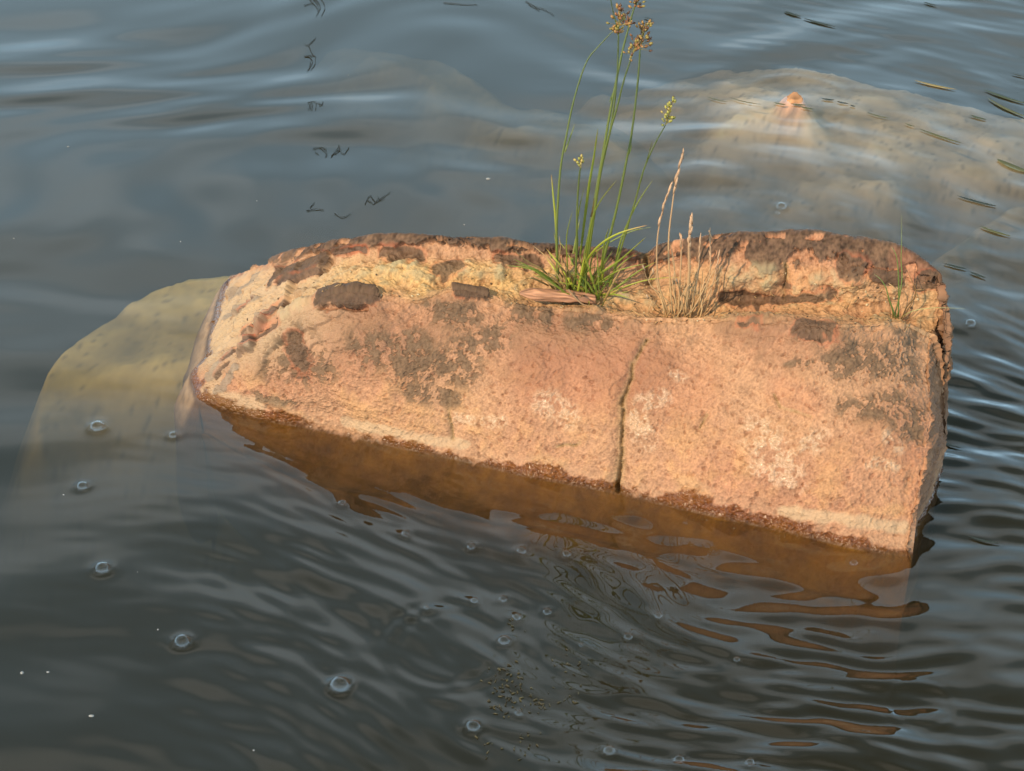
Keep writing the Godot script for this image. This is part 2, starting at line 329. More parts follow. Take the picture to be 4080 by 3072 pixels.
		PackedVector3Array([Vector3(-0.3994, -0.5450, -2.2001), Vector3(-0.3961, -0.1030, -2.2001), Vector3(-0.3928, -0.0630, -2.2001), Vector3(-0.3904, -0.0450, -2.2001), Vector3(-0.3525, -0.0450, -2.1702), Vector3(-0.3164, -0.0450, -2.1452), Vector3(-0.2808, -0.0450, -2.1229), Vector3(-0.2452, -0.0450, -2.1023), Vector3(-0.2078, -0.0450, -2.0890), Vector3(-0.1707, -0.0450, -2.0756), Vector3(-0.1340, -0.0450, -2.0623), Vector3(-0.0975, -0.0450, -2.0492), Vector3(-0.0614, -0.0450, -2.0357), Vector3(-0.0256, -0.0450, -2.0204), Vector3(0.0099, -0.0450, -2.0061), Vector3(0.0451, -0.0450, -1.9955), Vector3(0.0800, -0.0450, -1.9844), Vector3(0.1147, -0.0450, -1.9721), Vector3(0.1489, -0.0450, -1.9582), Vector3(0.1828, -0.0450, -1.9447), Vector3(0.2165, -0.0450, -1.9316), Vector3(0.2498, -0.0450, -1.9189), Vector3(0.2830, -0.0450, -1.9066), Vector3(0.3157, -0.0450, -1.8940), Vector3(0.3481, -0.0450, -1.8805), Vector3(0.3802, -0.0450, -1.8672), Vector3(0.4127, -0.0450, -1.8591), Vector3(0.4452, -0.0450, -1.8515)]),
		PackedVector3Array([Vector3(-0.3906, -0.6000, -2.1995), Vector3(-0.3906, -0.1580, -2.1995), Vector3(-0.3906, -0.1180, -2.1995), Vector3(-0.3906, -0.1000, -2.1995), Vector3(-0.3534, -0.1000, -2.1672), Vector3(-0.3182, -0.1000, -2.1392), Vector3(-0.2835, -0.1000, -2.1139), Vector3(-0.2487, -0.1000, -2.0908), Vector3(-0.2113, -0.1000, -2.0775), Vector3(-0.1742, -0.1000, -2.0641), Vector3(-0.1374, -0.1000, -2.0509), Vector3(-0.1010, -0.1000, -2.0377), Vector3(-0.0648, -0.1000, -2.0242), Vector3(-0.0290, -0.1000, -2.0089), Vector3(0.0065, -0.1000, -1.9946), Vector3(0.0417, -0.1000, -1.9840), Vector3(0.0766, -0.1000, -1.9729), Vector3(0.1112, -0.1000, -1.9606), Vector3(0.1454, -0.1000, -1.9468), Vector3(0.1794, -0.1000, -1.9332), Vector3(0.2130, -0.1000, -1.9201), Vector3(0.2464, -0.1000, -1.9074), Vector3(0.2795, -0.1000, -1.8951), Vector3(0.3123, -0.1000, -1.8825), Vector3(0.3447, -0.1000, -1.8690), Vector3(0.3767, -0.1000, -1.8557), Vector3(0.4093, -0.1000, -1.8476), Vector3(0.4417, -0.1000, -1.8400)]),
		PackedVector3Array([Vector3(-0.3612, -1.0500, -2.2975), Vector3(-0.3612, -0.6080, -2.2975), Vector3(-0.3612, -0.5680, -2.2975), Vector3(-0.3612, -0.5500, -2.2975), Vector3(-0.3213, -0.5500, -2.2745), Vector3(-0.2825, -0.5500, -2.2579), Vector3(-0.2445, -0.5500, -2.2441), Vector3(-0.2067, -0.5500, -2.2307), Vector3(-0.1693, -0.5500, -2.2173), Vector3(-0.1322, -0.5500, -2.2039), Vector3(-0.0955, -0.5500, -2.1907), Vector3(-0.0590, -0.5500, -2.1776), Vector3(-0.0229, -0.5500, -2.1640), Vector3(0.0129, -0.5500, -2.1488), Vector3(0.0484, -0.5500, -2.1345), Vector3(0.0836, -0.5500, -2.1238), Vector3(0.1185, -0.5500, -2.1127), Vector3(0.1532, -0.5500, -2.1005), Vector3(0.1874, -0.5500, -2.0866), Vector3(0.2213, -0.5500, -2.0730), Vector3(0.2550, -0.5500, -2.0599), Vector3(0.2883, -0.5500, -2.0472), Vector3(0.3215, -0.5500, -2.0349), Vector3(0.3542, -0.5500, -2.0224), Vector3(0.3866, -0.5500, -2.0089), Vector3(0.4187, -0.5500, -1.9955), Vector3(0.4512, -0.5500, -1.9874), Vector3(0.4837, -0.5500, -1.9798)])
	]
	var marks := {
		"red": [[Vector3(0.3087, 0.1334, -2.0164), Vector3(0.3394, 0.1289, -1.9966), 0.0200], [Vector3(0.1436, 0.1227, -2.0779), Vector3(0.2088, 0.1153, -2.0515), 0.0400], [Vector3(0.0417, 0.1015, -2.0962), Vector3(0.1011, 0.1065, -2.0805), 0.0400], [Vector3(-0.3160, 0.0733, -2.2297), Vector3(-0.2985, 0.0916, -2.2330), 0.0120], [Vector3(0.4607, 0.0768, -1.9526), Vector3(0.4626, 0.0380, -1.9163), 0.0200], [Vector3(0.1385, 0.1868, -2.2282), Vector3(0.1662, 0.1827, -2.2289), 0.0120], [Vector3(0.4562, 0.2354, -2.1422), Vector3(0.4802, 0.2242, -2.1308), 0.0120], [Vector3(0.3277, 0.2037, -2.1549), Vector3(0.3801, 0.2063, -2.1401), 0.0120]],
		"pale": [[Vector3(-0.3805, 0.0183, -2.4487), Vector3(-0.3291, 0.0789, -2.3647), 0.0170], [Vector3(-0.3805, 0.0204, -2.2589), Vector3(-0.3654, 0.0338, -2.2767), 0.0120], [Vector3(-0.3811, 0.0099, -2.2101), Vector3(-0.3685, 0.0269, -2.2270), 0.0140], [Vector3(-0.3750, 0.0069, -2.1974), Vector3(-0.3150, 0.0102, -2.1679), 0.0120], [Vector3(-0.3851, 0.0136, -2.3738), Vector3(-0.3726, 0.0286, -2.3838), 0.0100], [Vector3(0.3167, 0.0178, -1.9396), Vector3(0.4449, 0.0215, -1.9038), 0.0090], [Vector3(-0.2090, 0.0111, -2.1300), Vector3(-0.0587, 0.0133, -2.0778), 0.0070], [Vector3(-0.3248, 0.0790, -2.3230), Vector3(-0.2981, 0.1001, -2.3034), 0.0080]],
		"gloss": [[Vector3(0.0412, 0.0753, -2.0762), Vector3(0.0655, 0.0669, -2.0633), 0.0170], [Vector3(0.1461, 0.0786, -2.0410), Vector3(0.1579, 0.0603, -2.0245), 0.0150], [Vector3(0.1574, 0.0947, -2.0486), Vector3(0.1753, 0.1017, -2.0487), 0.0120], [Vector3(0.2858, 0.0869, -1.9925), Vector3(0.3114, 0.0665, -1.9667), 0.0240], [Vector3(0.3369, 0.0877, -1.9690), Vector3(0.3531, 0.0970, -1.9702), 0.0140], [Vector3(0.4287, 0.1011, -1.9687), Vector3(0.4387, 0.0908, -1.9615), 0.0080], [Vector3(-0.0687, 0.0426, -2.0927), Vector3(-0.0116, 0.0487, -2.0754), 0.0070], [Vector3(0.1922, 0.1271, -2.0683), Vector3(0.1990, 0.1232, -2.0626), 0.0080], [Vector3(0.2856, 0.0564, -1.9723), Vector3(0.3267, 0.0521, -1.9517), 0.0140], [Vector3(0.4084, 0.0781, -1.9489), Vector3(0.4394, 0.0743, -1.9475), 0.0060]],
		"lump": [[Vector3(0.2574, 0.1964, -2.1717), Vector3(0.3050, 0.2009, -2.1601), 0.0180], [Vector3(0.1293, 0.1578, -2.1858), Vector3(0.1650, 0.1581, -2.1788), 0.0100], [Vector3(-0.2834, 0.1004, -2.2276), Vector3(-0.2500, 0.1294, -2.2202), 0.0100], [Vector3(-0.1631, 0.1657, -2.2363), Vector3(-0.1174, 0.1733, -2.2304), 0.0120], [Vector3(-0.0545, 0.1779, -2.2220), Vector3(-0.0142, 0.1777, -2.2170), 0.0120], [Vector3(-0.1989, 0.1559, -2.2480), Vector3(-0.1802, 0.1610, -2.2377), 0.0100], [Vector3(0.3595, 0.2088, -2.1474), Vector3(0.4059, 0.2127, -2.1340), 0.0100]],
		"hollow": [[Vector3(0.2552, 0.1715, -2.1639), Vector3(0.3015, 0.1736, -2.1554), 0.0070], [Vector3(0.0192, 0.1599, -2.1721), Vector3(0.1023, 0.1584, -2.1645), 0.0040], [Vector3(-0.2307, 0.1326, -2.2034), Vector3(-0.1768, 0.1426, -2.1842), 0.0040]],
		"crack": [[Vector3(0.1599, 0.1497, -2.1010), Vector3(0.1426, 0.1283, -2.0840), 0.0017], [Vector3(0.1426, 0.1283, -2.0840), Vector3(0.1405, 0.1155, -2.0720), 0.0022], [Vector3(0.1405, 0.1155, -2.0720), Vector3(0.1303, 0.0950, -2.0588), 0.0026], [Vector3(0.1303, 0.0950, -2.0588), Vector3(0.1278, 0.0639, -2.0382), 0.0030], [Vector3(0.1278, 0.0639, -2.0382), Vector3(0.1263, 0.0294, -2.0192), 0.0035], [Vector3(0.1263, 0.0294, -2.0192), Vector3(0.1236, 0.0040, -2.0075), 0.0040], [Vector3(0.1236, 0.0040, -2.0075), Vector3(0.1230, -0.0011, -2.0045), 0.0044], [Vector3(-0.0774, 0.0698, -2.1088), Vector3(-0.0785, 0.0441, -2.0963), 0.0018], [Vector3(-0.0785, 0.0441, -2.0963), Vector3(-0.0744, 0.0174, -2.0851), 0.0018], [Vector3(0.3257, 0.2167, -2.1602), Vector3(0.3259, 0.1983, -2.1540), 0.0024], [Vector3(0.3259, 0.1983, -2.1540), Vector3(0.3222, 0.1785, -2.1492), 0.0024], [Vector3(0.1630, 0.1885, -2.2351), Vector3(0.1655, 0.1799, -2.2236), 0.0045], [Vector3(0.1655, 0.1799, -2.2236), Vector3(0.1679, 0.1724, -2.2078), 0.0045], [Vector3(0.2259, 0.0937, -2.0260), Vector3(0.2191, 0.0803, -2.0182), 0.0014], [Vector3(0.0525, 0.0341, -2.0470), Vector3(0.0716, 0.0384, -2.0433), 0.0014], [Vector3(0.0716, 0.0384, -2.0433), Vector3(0.0793, 0.0426, -2.0431), 0.0014], [Vector3(0.2991, 0.1287, -2.0179), Vector3(0.3067, 0.1187, -2.0050), 0.0014], [Vector3(0.3067, 0.1187, -2.0050), Vector3(0.3419, 0.1170, -1.9870), 0.0014]],
		"grey": [[Vector3(-0.3795, 0.0202, -2.3625), Vector3(-0.3228, 0.0793, -2.3047), 0.0060], [Vector3(-0.3714, 0.0299, -2.4052), Vector3(-0.3309, 0.0783, -2.3699), 0.0100], [Vector3(-0.3823, 0.0155, -2.2286), Vector3(-0.3505, 0.0442, -2.2322), 0.0070], [Vector3(-0.3695, 0.0119, -2.2021), Vector3(-0.3399, 0.0411, -2.2052), 0.0060], [Vector3(-0.3202, 0.0784, -2.2667), Vector3(-0.2944, 0.0989, -2.2521), 0.0040]],
		"lichen": [[Vector3(-0.2670, 0.0880, -2.1897), Vector3(-0.2365, 0.0753, -2.1619), 0.0280], [Vector3(-0.1780, 0.1014, -2.1531), Vector3(-0.1155, 0.1105, -2.1437), 0.0240], [Vector3(-0.1267, 0.1172, -2.1517), Vector3(-0.1034, 0.1140, -2.1429), 0.0140], [Vector3(-0.0602, 0.1114, -2.1307), Vector3(-0.0201, 0.1291, -2.1382), 0.0220], [Vector3(-0.0993, 0.1479, -2.1716), Vector3(-0.0543, 0.1466, -2.1608), 0.0180], [Vector3(0.0080, 0.1541, -2.1599), Vector3(0.0459, 0.1547, -2.1527), 0.0180], [Vector3(-0.2901, 0.0609, -2.1834), Vector3(-0.2409, 0.0688, -2.1608), 0.0220], [Vector3(-0.1274, 0.0906, -2.1333), Vector3(-0.0593, 0.0995, -2.1222), 0.0260], [Vector3(-0.1213, 0.0637, -2.1178), Vector3(-0.0738, 0.0635, -2.1045), 0.0130], [Vector3(0.3685, 0.1660, -2.0235), Vector3(0.3954, 0.1605, -2.0187), 0.0180], [Vector3(0.3948, 0.1712, -2.0294), Vector3(0.4573, 0.1557, -2.0340), 0.0260], [Vector3(0.3831, 0.1287, -1.9886), Vector3(0.4190, 0.1260, -1.9884), 0.0150], [Vector3(0.4341, 0.1299, -1.9956), Vector3(0.4617, 0.1082, -1.9829), 0.0240], [Vector3(0.3171, 0.1590, -2.0365), Vector3(0.3432, 0.1646, -2.0271), 0.0060], [Vector3(0.0741, 0.1496, -2.1386), Vector3(0.1233, 0.1570, -2.1248), 0.0120], [Vector3(-0.3141, 0.0208, -2.1721), Vector3(-0.2657, 0.0259, -2.1541), 0.0080], [Vector3(0.3386, 0.1887, -2.0531), Vector3(0.4748, 0.1695, -2.0643), 0.0120]],
		"plate": [[Vector3(-0.2305, 0.1420, -2.2136), Vector3(-0.1726, 0.1547, -2.1944), 0.0130], [Vector3(-0.0651, 0.1687, -2.1840), Vector3(-0.0349, 0.1676, -2.1792), 0.0080], [Vector3(-0.2972, 0.1024, -2.3227), Vector3(-0.2439, 0.1385, -2.2997), 0.0140], [Vector3(-0.2756, 0.1185, -2.3161), Vector3(-0.2384, 0.1436, -2.3032), 0.0100], [Vector3(-0.2218, 0.1566, -2.2991), Vector3(-0.1885, 0.1713, -2.2792), 0.0060], [Vector3(0.4245, 0.2201, -2.1340), Vector3(0.4513, 0.2172, -2.1311), 0.0080], [Vector3(-0.3190, 0.0783, -2.2554), Vector3(-0.2936, 0.0987, -2.2442), 0.0040]],
		"stain": [[Vector3(0.3365, 0.1932, -2.0610), Vector3(0.3636, 0.1945, -2.0517), 0.0110], [Vector3(0.3458, 0.1891, -2.0500), Vector3(0.3509, 0.1872, -2.0466), 0.0060], [Vector3(0.2674, 0.1751, -2.0917), Vector3(0.2879, 0.1798, -2.0839), 0.0050], [Vector3(-0.0889, 0.1758, -2.2253), Vector3(-0.0665, 0.1785, -2.2245), 0.0110], [Vector3(0.3943, 0.2267, -2.1426), Vector3(0.4055, 0.2256, -2.1392), 0.0120], [Vector3(0.4807, 0.2178, -2.1281), Vector3(0.4959, 0.2182, -2.1236), 0.0090], [Vector3(0.4794, 0.2070, -2.1247), Vector3(0.4916, 0.2100, -2.1224), 0.0070], [Vector3(0.3279, 0.1918, -2.1517), Vector3(0.3298, 0.1921, -2.1512), 0.0050], [Vector3(0.3487, 0.1834, -2.1425), Vector3(0.3807, 0.1931, -2.1376), 0.0080], [Vector3(0.2957, 0.1704, -2.1559), Vector3(0.3600, 0.1831, -2.1391), 0.0050], [Vector3(0.2532, 0.1698, -2.1636), Vector3(0.2958, 0.1715, -2.1564), 0.0070], [Vector3(-0.1580, 0.1781, -2.2617), Vector3(-0.1171, 0.1818, -2.2472), 0.0100], [Vector3(-0.0142, 0.1874, -2.2278), Vector3(0.0256, 0.1860, -2.2241), 0.0080], [Vector3(-0.2668, 0.0890, -2.1905), Vector3(-0.2558, 0.0706, -2.1694), 0.0120]],
		"streak": [[Vector3(-0.3361, 0.0631, -2.2569), Vector3(-0.2819, 0.1087, -2.2529), 0.0058], [Vector3(-0.3594, 0.0362, -2.2315), Vector3(-0.3259, 0.0641, -2.2277), 0.0045], [Vector3(-0.3259, 0.0641, -2.2277), Vector3(-0.2885, 0.0960, -2.2260), 0.0058], [Vector3(-0.2931, 0.1044, -2.3074), Vector3(-0.2431, 0.1370, -2.2833), 0.0060], [Vector3(-0.3726, 0.0202, -2.2213), Vector3(-0.3530, 0.0385, -2.2201), 0.0035], [Vector3(-0.3517, 0.0517, -2.3281), Vector3(-0.3277, 0.0753, -2.3110), 0.0035], [Vector3(-0.2200, 0.1562, -2.2970), Vector3(-0.1823, 0.1738, -2.2757), 0.0040]],
	}
	var bedding := Vector3(-0.6126, 0.7790, 0.1335)
	# stations along the stone (3 = where its left end meets the water, the last = its right end), then the broken right end as a cap
	var stations := PackedFloat32Array()
	for k in 8: stations.append(k / 8.0)
	for k in 14: stations.append(1.0 + k / 14.0)
	for k in 26: stations.append(2.0 + k / 26.0)
	var last: int = sections[0].size() - 1
	for k in 816: stations.append(3.0 + (last - 3.0) * k / 815.0)
	var caps := 46
	var levels := PackedFloat32Array()
	var per := [5, 10, 18, 30, 60, 56, 14, 14, 78, 80, 72, 52, 36, 16]
	for r in per.size():
		for k in per[r]:
			levels.append(r + float(k) / per[r])
	levels.append(float(per.size()))
	var crest_at := [5.0, 5.85, 6.0, 6.15]   # rows 5 to 8 stand close together round the front crest
	var across := stations.size() + caps
	var down := levels.size()
	var base := PackedVector3Array()
	base.resize(across * down)
	var heart := Vector3(0.50, 0.05, -2.04)
	for i in across:
		var s := stations[mini(i, stations.size() - 1)]
		var a := mini(int(s), last - 1)
		var f := s - a
		var ctrl := PackedVector3Array()
		for r in sections.size():
			var q: PackedVector3Array = sections[r]
			var before: Vector3 = q[1] * 2.0 - q[2] if a == 1 else q[maxi(a - 1, 0)]
			ctrl.append(q[0].lerp(q[1], f) if a == 0 else q[a].cubic_interpolate(q[a + 1], before, q[mini(a + 2, last)], f))
		var t := 0.0 if i < stations.size() else float(i - stations.size() + 1) / caps
		for j in down:
			var v := levels[j]
			var b := mini(int(v), ctrl.size() - 2)
			var p := ctrl[b].cubic_interpolate(ctrl[b + 1], ctrl[maxi(b - 1, 0)], ctrl[mini(b + 2, ctrl.size() - 1)], v - b)
			if t > 0.0:
				p = p.lerp(Vector3(heart.x, minf(p.y, heart.y), heart.z), t * t * 0.4 + t * 0.6)
				p.x += (0.002 + 0.010 * smoothstep(-1.95, -2.12, p.z)) * (1.0 - pow(1.0 - t, 3.0))
			base[j * across + i] = p
	var nrm := grid_normals(base, across, down)
	if nrm[(down - 200) * across + 400].z < 0.0:
		for i in nrm.size():
			nrm[i] = -nrm[i]

	var n_big := noise(3, 5.0)
	var n_mid := noise(11, 17.0, 3)
	var n_sml := noise(23, 55.0, 3)
	var n_fin := noise(31, 170.0, 2)
	var n_str := noise(41, 1.0, 3)
	var n_wx := noise(51, 34.0, 2)
	var n_wy := noise(52, 34.0, 2)
	var n_spot := noise(61, 90.0, 2)
	var n_gr := noise(81, 340.0)
	var n_cell := noise(71, 38.0, 1, FastNoiseLite.TYPE_CELLULAR)
	n_cell.cellular_return_type = FastNoiseLite.RETURN_CELL_VALUE
	var P := PackedVector3Array()
	var C := PackedColorArray()
	var UV := PackedVector2Array()
	P.resize(base.size())
	C.resize(base.size())
	UV.resize(base.size())
	var gloss := PackedByteArray()
	gloss.resize(base.size())
	var peach := Vector3(0.390, 0.208, 0.114)
	var salmon := Vector3(0.365, 0.172, 0.095)
	var ochre := Vector3(0.375, 0.206, 0.088)
	var pale := Vector3(0.42, 0.285, 0.17)
	var dark := Vector3(0.074, 0.042, 0.025)
	var red := Vector3(0.36, 0.095, 0.042)
	var moss := Vector3(0.20, 0.165, 0.095)
	for i in across:
		var s := stations[mini(i, stations.size() - 1)]
		var on_cap := i >= stations.size()
		# the marks that can reach this column
		var lo := base[i]
		var box := AABB(lo, Vector3.ZERO)
		for j in range(0, down, 6):
			box = box.expand(base[j * across + i])
		var local := {}
		for kind in marks:
			var some := []
			for m in marks[kind]:
				var mb := AABB(m[0], Vector3.ZERO).expand(m[1]).grow(m[2] * 2.0 + 0.02)
				if mb.intersects(box):
					some.append(m)
			if some:
				local[kind] = some
		var left := smoothstep(8.8, 5.2, s)
		var c_bed := 0.0
		for j in down:
			var k := j * across + i
			var v := levels[j]
			if v > 8.0:
				v = 6.15 + (v - 8.0) * 0.85 if v < 9.0 else v - 2.0
			elif v > 5.0:
				v = lerpf(crest_at[int(v) - 5], crest_at[mini(int(v) - 4, 3)], v - int(v))
			var p := base[k]
			var n1 := n_big.get_noise_3dv(p)
			var n2 := n_mid.get_noise_3dv(p)
			var n3 := n_sml.get_noise_3dv(p)
			var n4 := n_fin.get_noise_3dv(p)
			var st := n_str.get_noise_3d(p.x * 9.0 - p.z * 4.0, p.y * 150.0 + p.x * 20.0, p.z * 12.0)
			var front := smoothstep(6.05, 6.6, v)
			var rough := lerpf(1.35, 0.62, front)
			var under := smoothstep(0.004, -0.012, p.y)
			var soft := 1.0 - 0.75 * under
			var d := lerpf(0.006, 0.011, front * (1.0 - under)) * n1 + 0.0062 * n2 * lerpf(1.25, lerpf(1.0, 0.55, smoothstep(9.0, 15.0, s)), front) * soft + 0.0032 * n3 * lerpf(1.25, 0.40, front) * soft + 0.0007 * n4 * soft + 0.00035 * n_gr.get_noise_3dv(p) * soft
			var trough := smoothstep(3.9, 4.4, v) * smoothstep(6.2, 5.7, v)
			d += 0.0009 * st * (trough + 0.25 + 0.9 * front * (1.0 - under))
			c_bed = st * front
			var corner := smoothstep(25.6, 27.0, s) * (1.0 - under) * (0.6 if on_cap else 1.0)
			d -= corner * (0.0035 + 0.012 * maxf(n2 + 0.35 * n3, 0.0))
			# flakes and pits
			var flake := n_cell.get_noise_3dv(p + Vector3(n2, n3, n1) * 0.012)
			var flaky := clampf(0.30 + 1.6 * n1 + 0.9 * n2, 0.0, 1.0) * (1.0 - under)
			d += 0.0010 * flake * flaky
			var pit := smoothstep(0.28, 0.62, n_spot.get_noise_3dv(p)) * (1.0 - under)
			d -= 0.0013 * pit
			# colour of the bare stone
			var c := peach.lerp(salmon, clampf(0.5 + n1 * 0.9 + n2 * 0.5, 0.0, 1.0))
			c = c.lerp(ochre, clampf(0.16 + n2 * 0.9 + 0.4 * n3, 0.0, 0.6) * lerpf(0.5, 1.0, smoothstep(0.12, 0.02, p.y)))
			c = c.lerp(Vector3(0.48, 0.290, 0.118).lerp(Vector3(0.44, 0.245, 0.118), smoothstep(14.0, 17.0, s) * 0.8), trough * clampf(0.72 + n2 * 0.8, 0.0, 1.0))
			c = c.lerp(moss, trough * clampf(n3 * 2.0 + n2 * 1.2 - 0.45, 0.0, 0.6))
			var gr := n_gr.get_noise_3dv(p)
			c *= 1.0 + 0.10 * c_bed + 0.16 * n2 + 0.20 * n3 + 0.22 * n4 + 0.24 * gr
			c *= 1.0 + 0.07 * flake * flaky
			c = c.lerp(Vector3(c.x * 0.6, c.y * 0.5, c.z * 0.46), pit * 0.6)
			var shine := 0.74 + 0.12 * n3
			# grime on the upper front
			c = c.lerp(Vector3(0.19, 0.100, 0.058), smoothstep(5.3, 6.1, v) * smoothstep(7.9, 6.6, v) * clampf(0.25 + 0.9 * n1 + 1.1 * n2 + 0.5 * n3, 0.0, 0.62))
			# bedding planes that step down along the left end
			var qb := bedding.dot(p) / 0.0165 + n2 * 0.8 + n1 * 1.2 + n3 * 0.15
			var layer := floorf(qb)
			var fr := qb - layer
			var lw := left * smoothstep(3.2, 4.0, v) * smoothstep(8.0, 6.4, v)
			if lw > 0.0:
				d += lw * 0.0105 * (smoothstep(0.0, 0.22, fr) - fr)
				var hsh := fposmod(sin(layer * 12.9898 + 4.0) * 43758.5453, 1.0)
				var lc := pale if hsh < 0.40 else (peach * 1.05 if hsh < 0.66 else (Vector3(0.33, 0.25, 0.17) if hsh < 0.86 else Vector3(0.27, 0.15, 0.09)))
				c = c.lerp(lc * (1.0 + 0.18 * n3), lw * 0.80)
				c = c.lerp(red.lerp(dark, clampf(0.5 + n2, 0.0, 1.0)), lw * 0.6 * smoothstep(0.36, 0.14, fr) * clampf(0.10 + 2.4 * n2, 0.0, 1.0))
			# weathered dark skin on the rear top
			var skin := 0.0
			if v > 0.5 and v < 5.0:
				var e := 0.70 + 0.55 * n2 + 0.30 * n3 + 0.16 * n4 + 0.35 * n1 - absf(v - 3.3) * (1.2 if v > 3.3 else 0.4)
				e -= smoothstep(7.0, 4.2, s) * 0.9
				skin = smoothstep(-0.03, 0.05, e)
				var chip := smoothstep(0.30, 0.38, n_wx.get_noise_3dv(p * Vector3(0.55, 1.2, 1.6)) + 0.22 * n3 + 0.14 * n4)
				skin *= 1.0 - chip
				d = d * (1.0 - 0.62 * skin) + skin * 0.0042
				var rim := smoothstep(-0.22, -0.02, e) * (1.0 - skin)
				c = c.lerp(red, rim * 0.12 * clampf(0.5 + 2.0 * n2, 0.0, 1.0))
				c = c.lerp(dark * (1.15 + 0.9 * n3 + 1.1 * n4) + Vector3(0.035, 0.020, 0.011) * (n2 + 0.5 * n1), skin * 0.93)
			if local.size():
				var wv := Vector3(n_wx.get_noise_3dv(p), n_wy.get_noise_3dv(p), n3)
				var w := p + wv * 0.0048
				for kind in local:
					var best := 9.0
					var fine := 9.0
					var size := 0.004
					for m in local[kind]:
						best = minf(best, capsule(w, m[0], m[1]) / m[2])
						if kind == "crack" or kind == "hollow":
							var near: float = capsule(p + wv * 0.0024, m[0], m[1]) / m[2]
							if near < fine:
								fine = near
								size = m[2]
					match kind:
						"plate":
							best += 0.34 * n3 + 0.22 * n4 + 0.2 * n2
							var on := smoothstep(1.06, 0.86, best)
							d = d * (1.0 - 0.6 * on) + 0.0058 * smoothstep(1.12, 0.86, best)
							c = c.lerp(red, 0.42 * smoothstep(1.5, 1.1, best) * (1.0 - on) * clampf(0.45 - 25.0 * (p.y - 0.16) * 0.2 + 1.5 * n2, 0.0, 1.0))
							c = c.lerp(dark * (1.1 + 0.5 * n3 + 0.4 * n4), on * 0.93)
						"stain":
							var on := smoothstep(1.15, 0.85, best + 0.7 * n3 + 0.5 * n2)
							c = c.lerp(red, 0.45 * smoothstep(1.6, 1.0, best + 0.6 * n3) * (1.0 - on))
							c = c.lerp(dark * (1.3 + 0.8 * n3 + 0.6 * n4), 0.85 * on)
						"lichen":
							var on := smoothstep(1.6, 0.5, best) * smoothstep(0.0, 0.22, n3 * 1.3 + n4 * 0.8 + 0.5 * n2 + 0.38 * (1.0 - best))
							d -= on * 0.0020
							c = c.lerp(Vector3(0.115, 0.072, 0.042) * (1.0 + 0.6 * n4), on * 0.84)
						"red":
							c = c.lerp(Vector3(0.35, 0.125, 0.065) * (1.0 + 0.3 * n3), 0.27 * smoothstep(1.5, 0.4, best))
						"gloss":
							var on := smoothstep(1.35, 0.5, best) * smoothstep(-0.25, 0.15, n3 + 0.6 * n4)
							c = c.lerp(Vector3(0.53, 0.39, 0.255), on * 0.36)
							shine = lerpf(shine, 0.26, on)
							d += on * 0.0010 * n4
						"pale":
							c = c.lerp(pale * (1.04 + 0.2 * n3), 0.72 * smoothstep(1.25, 0.6, best))
						"streak":
							var thin := 9.0
							for m in local[kind]:
								thin = minf(thin, capsule(p + wv * 0.0022, m[0], m[1]) / m[2])
							var on := smoothstep(1.05, 0.75, thin)
							d -= 0.0035 * smoothstep(1.5, 0.3, thin)
							c = c.lerp(red * 1.1, 0.55 * smoothstep(2.2, 1.1, thin) * (1.0 - on) * clampf(0.5 + 2.0 * n2, 0.0, 1.0))
							c = c.lerp(Vector3(0.115, 0.068, 0.045) * (1.0 + 0.5 * n3 + 0.4 * n4), on * 0.9)
						"grey":
							c = c.lerp(Vector3(0.235, 0.175, 0.125) * (1.0 + 0.3 * n3), 0.8 * smoothstep(1.15, 0.85, best))
							d += 0.002 * smoothstep(1.1, 0.9, best)
						"lump":
							d += 0.0055 * smoothstep(1.3, 0.2, best)
							c = c.lerp(moss * 1.7, 0.5 * smoothstep(1.2, 0.5, best) * clampf(0.5 + 1.5 * n3, 0.0, 1.0))
						"hollow":
							d -= 0.009 * smoothstep(1.3, 0.2, fine)
						"crack":
							d -= size * (2.6 * smoothstep(0.75, 0.0, fine) * clampf(0.92 + 0.5 * n2, 0.6, 1.2) + 1.9 * pow(smoothstep(5.5, 0.0, fine), 2.0))
							c = c.lerp(Vector3(0.20, 0.14, 0.06), 0.55 * smoothstep(1.1, 0.2, fine))
							c = c.lerp(Vector3(0.33, 0.24, 0.115), 0.3 * smoothstep(2.6, 0.8, fine))
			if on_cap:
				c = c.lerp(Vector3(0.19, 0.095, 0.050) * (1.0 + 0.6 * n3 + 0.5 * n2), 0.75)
				d += 0.004 * st
			# wet band and what lies under water
			var y := p.y
			var wet := smoothstep(0.0035, -0.0015, y - 0.0060 - 0.010 * n2 - 0.007 * n3 - 0.010 * n1)
			if v < 3.0:
				wet = maxf(wet, smoothstep(0.02, 0.0, y))
			if wet > 0.0:
				var amber := Vector3(0.088, 0.036, 0.0055) * (1.0 + 0.5 * n2 + 0.35 * n3)
				var fringe := smoothstep(4.6, 3.2, s) * smoothstep(8.8, 8.3, v) * smoothstep(-0.07, -0.03, y)
				amber = amber.lerp(Vector3(0.36, 0.22, 0.11) * (1.0 + 0.4 * n3), fringe * smoothstep(-0.002, -0.012, y))
				c = (c * Vector3(0.40, 0.28, 0.16)).lerp(amber, wet * smoothstep(0.005, -0.006, y) * 0.97) * wet + c * (1.0 - wet)
				shine = lerpf(shine, lerpf(0.12, 1.0, under), wet)
				d += wet * (1.0 - under) * 0.0012 * n4
			else:
				var dry := smoothstep(0.026, 0.008, y - 0.020 * n2 - 0.014 * n1)   # pale dried line just above the wet band
				c = c.lerp(pale * 0.95, dry * 0.20 * front)
			d *= lerpf(0.25, 1.0, smoothstep(2.4, 4.4, s))
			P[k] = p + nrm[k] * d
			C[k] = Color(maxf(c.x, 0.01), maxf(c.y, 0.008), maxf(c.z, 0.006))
			if y < -0.004:
				shine = 1.0
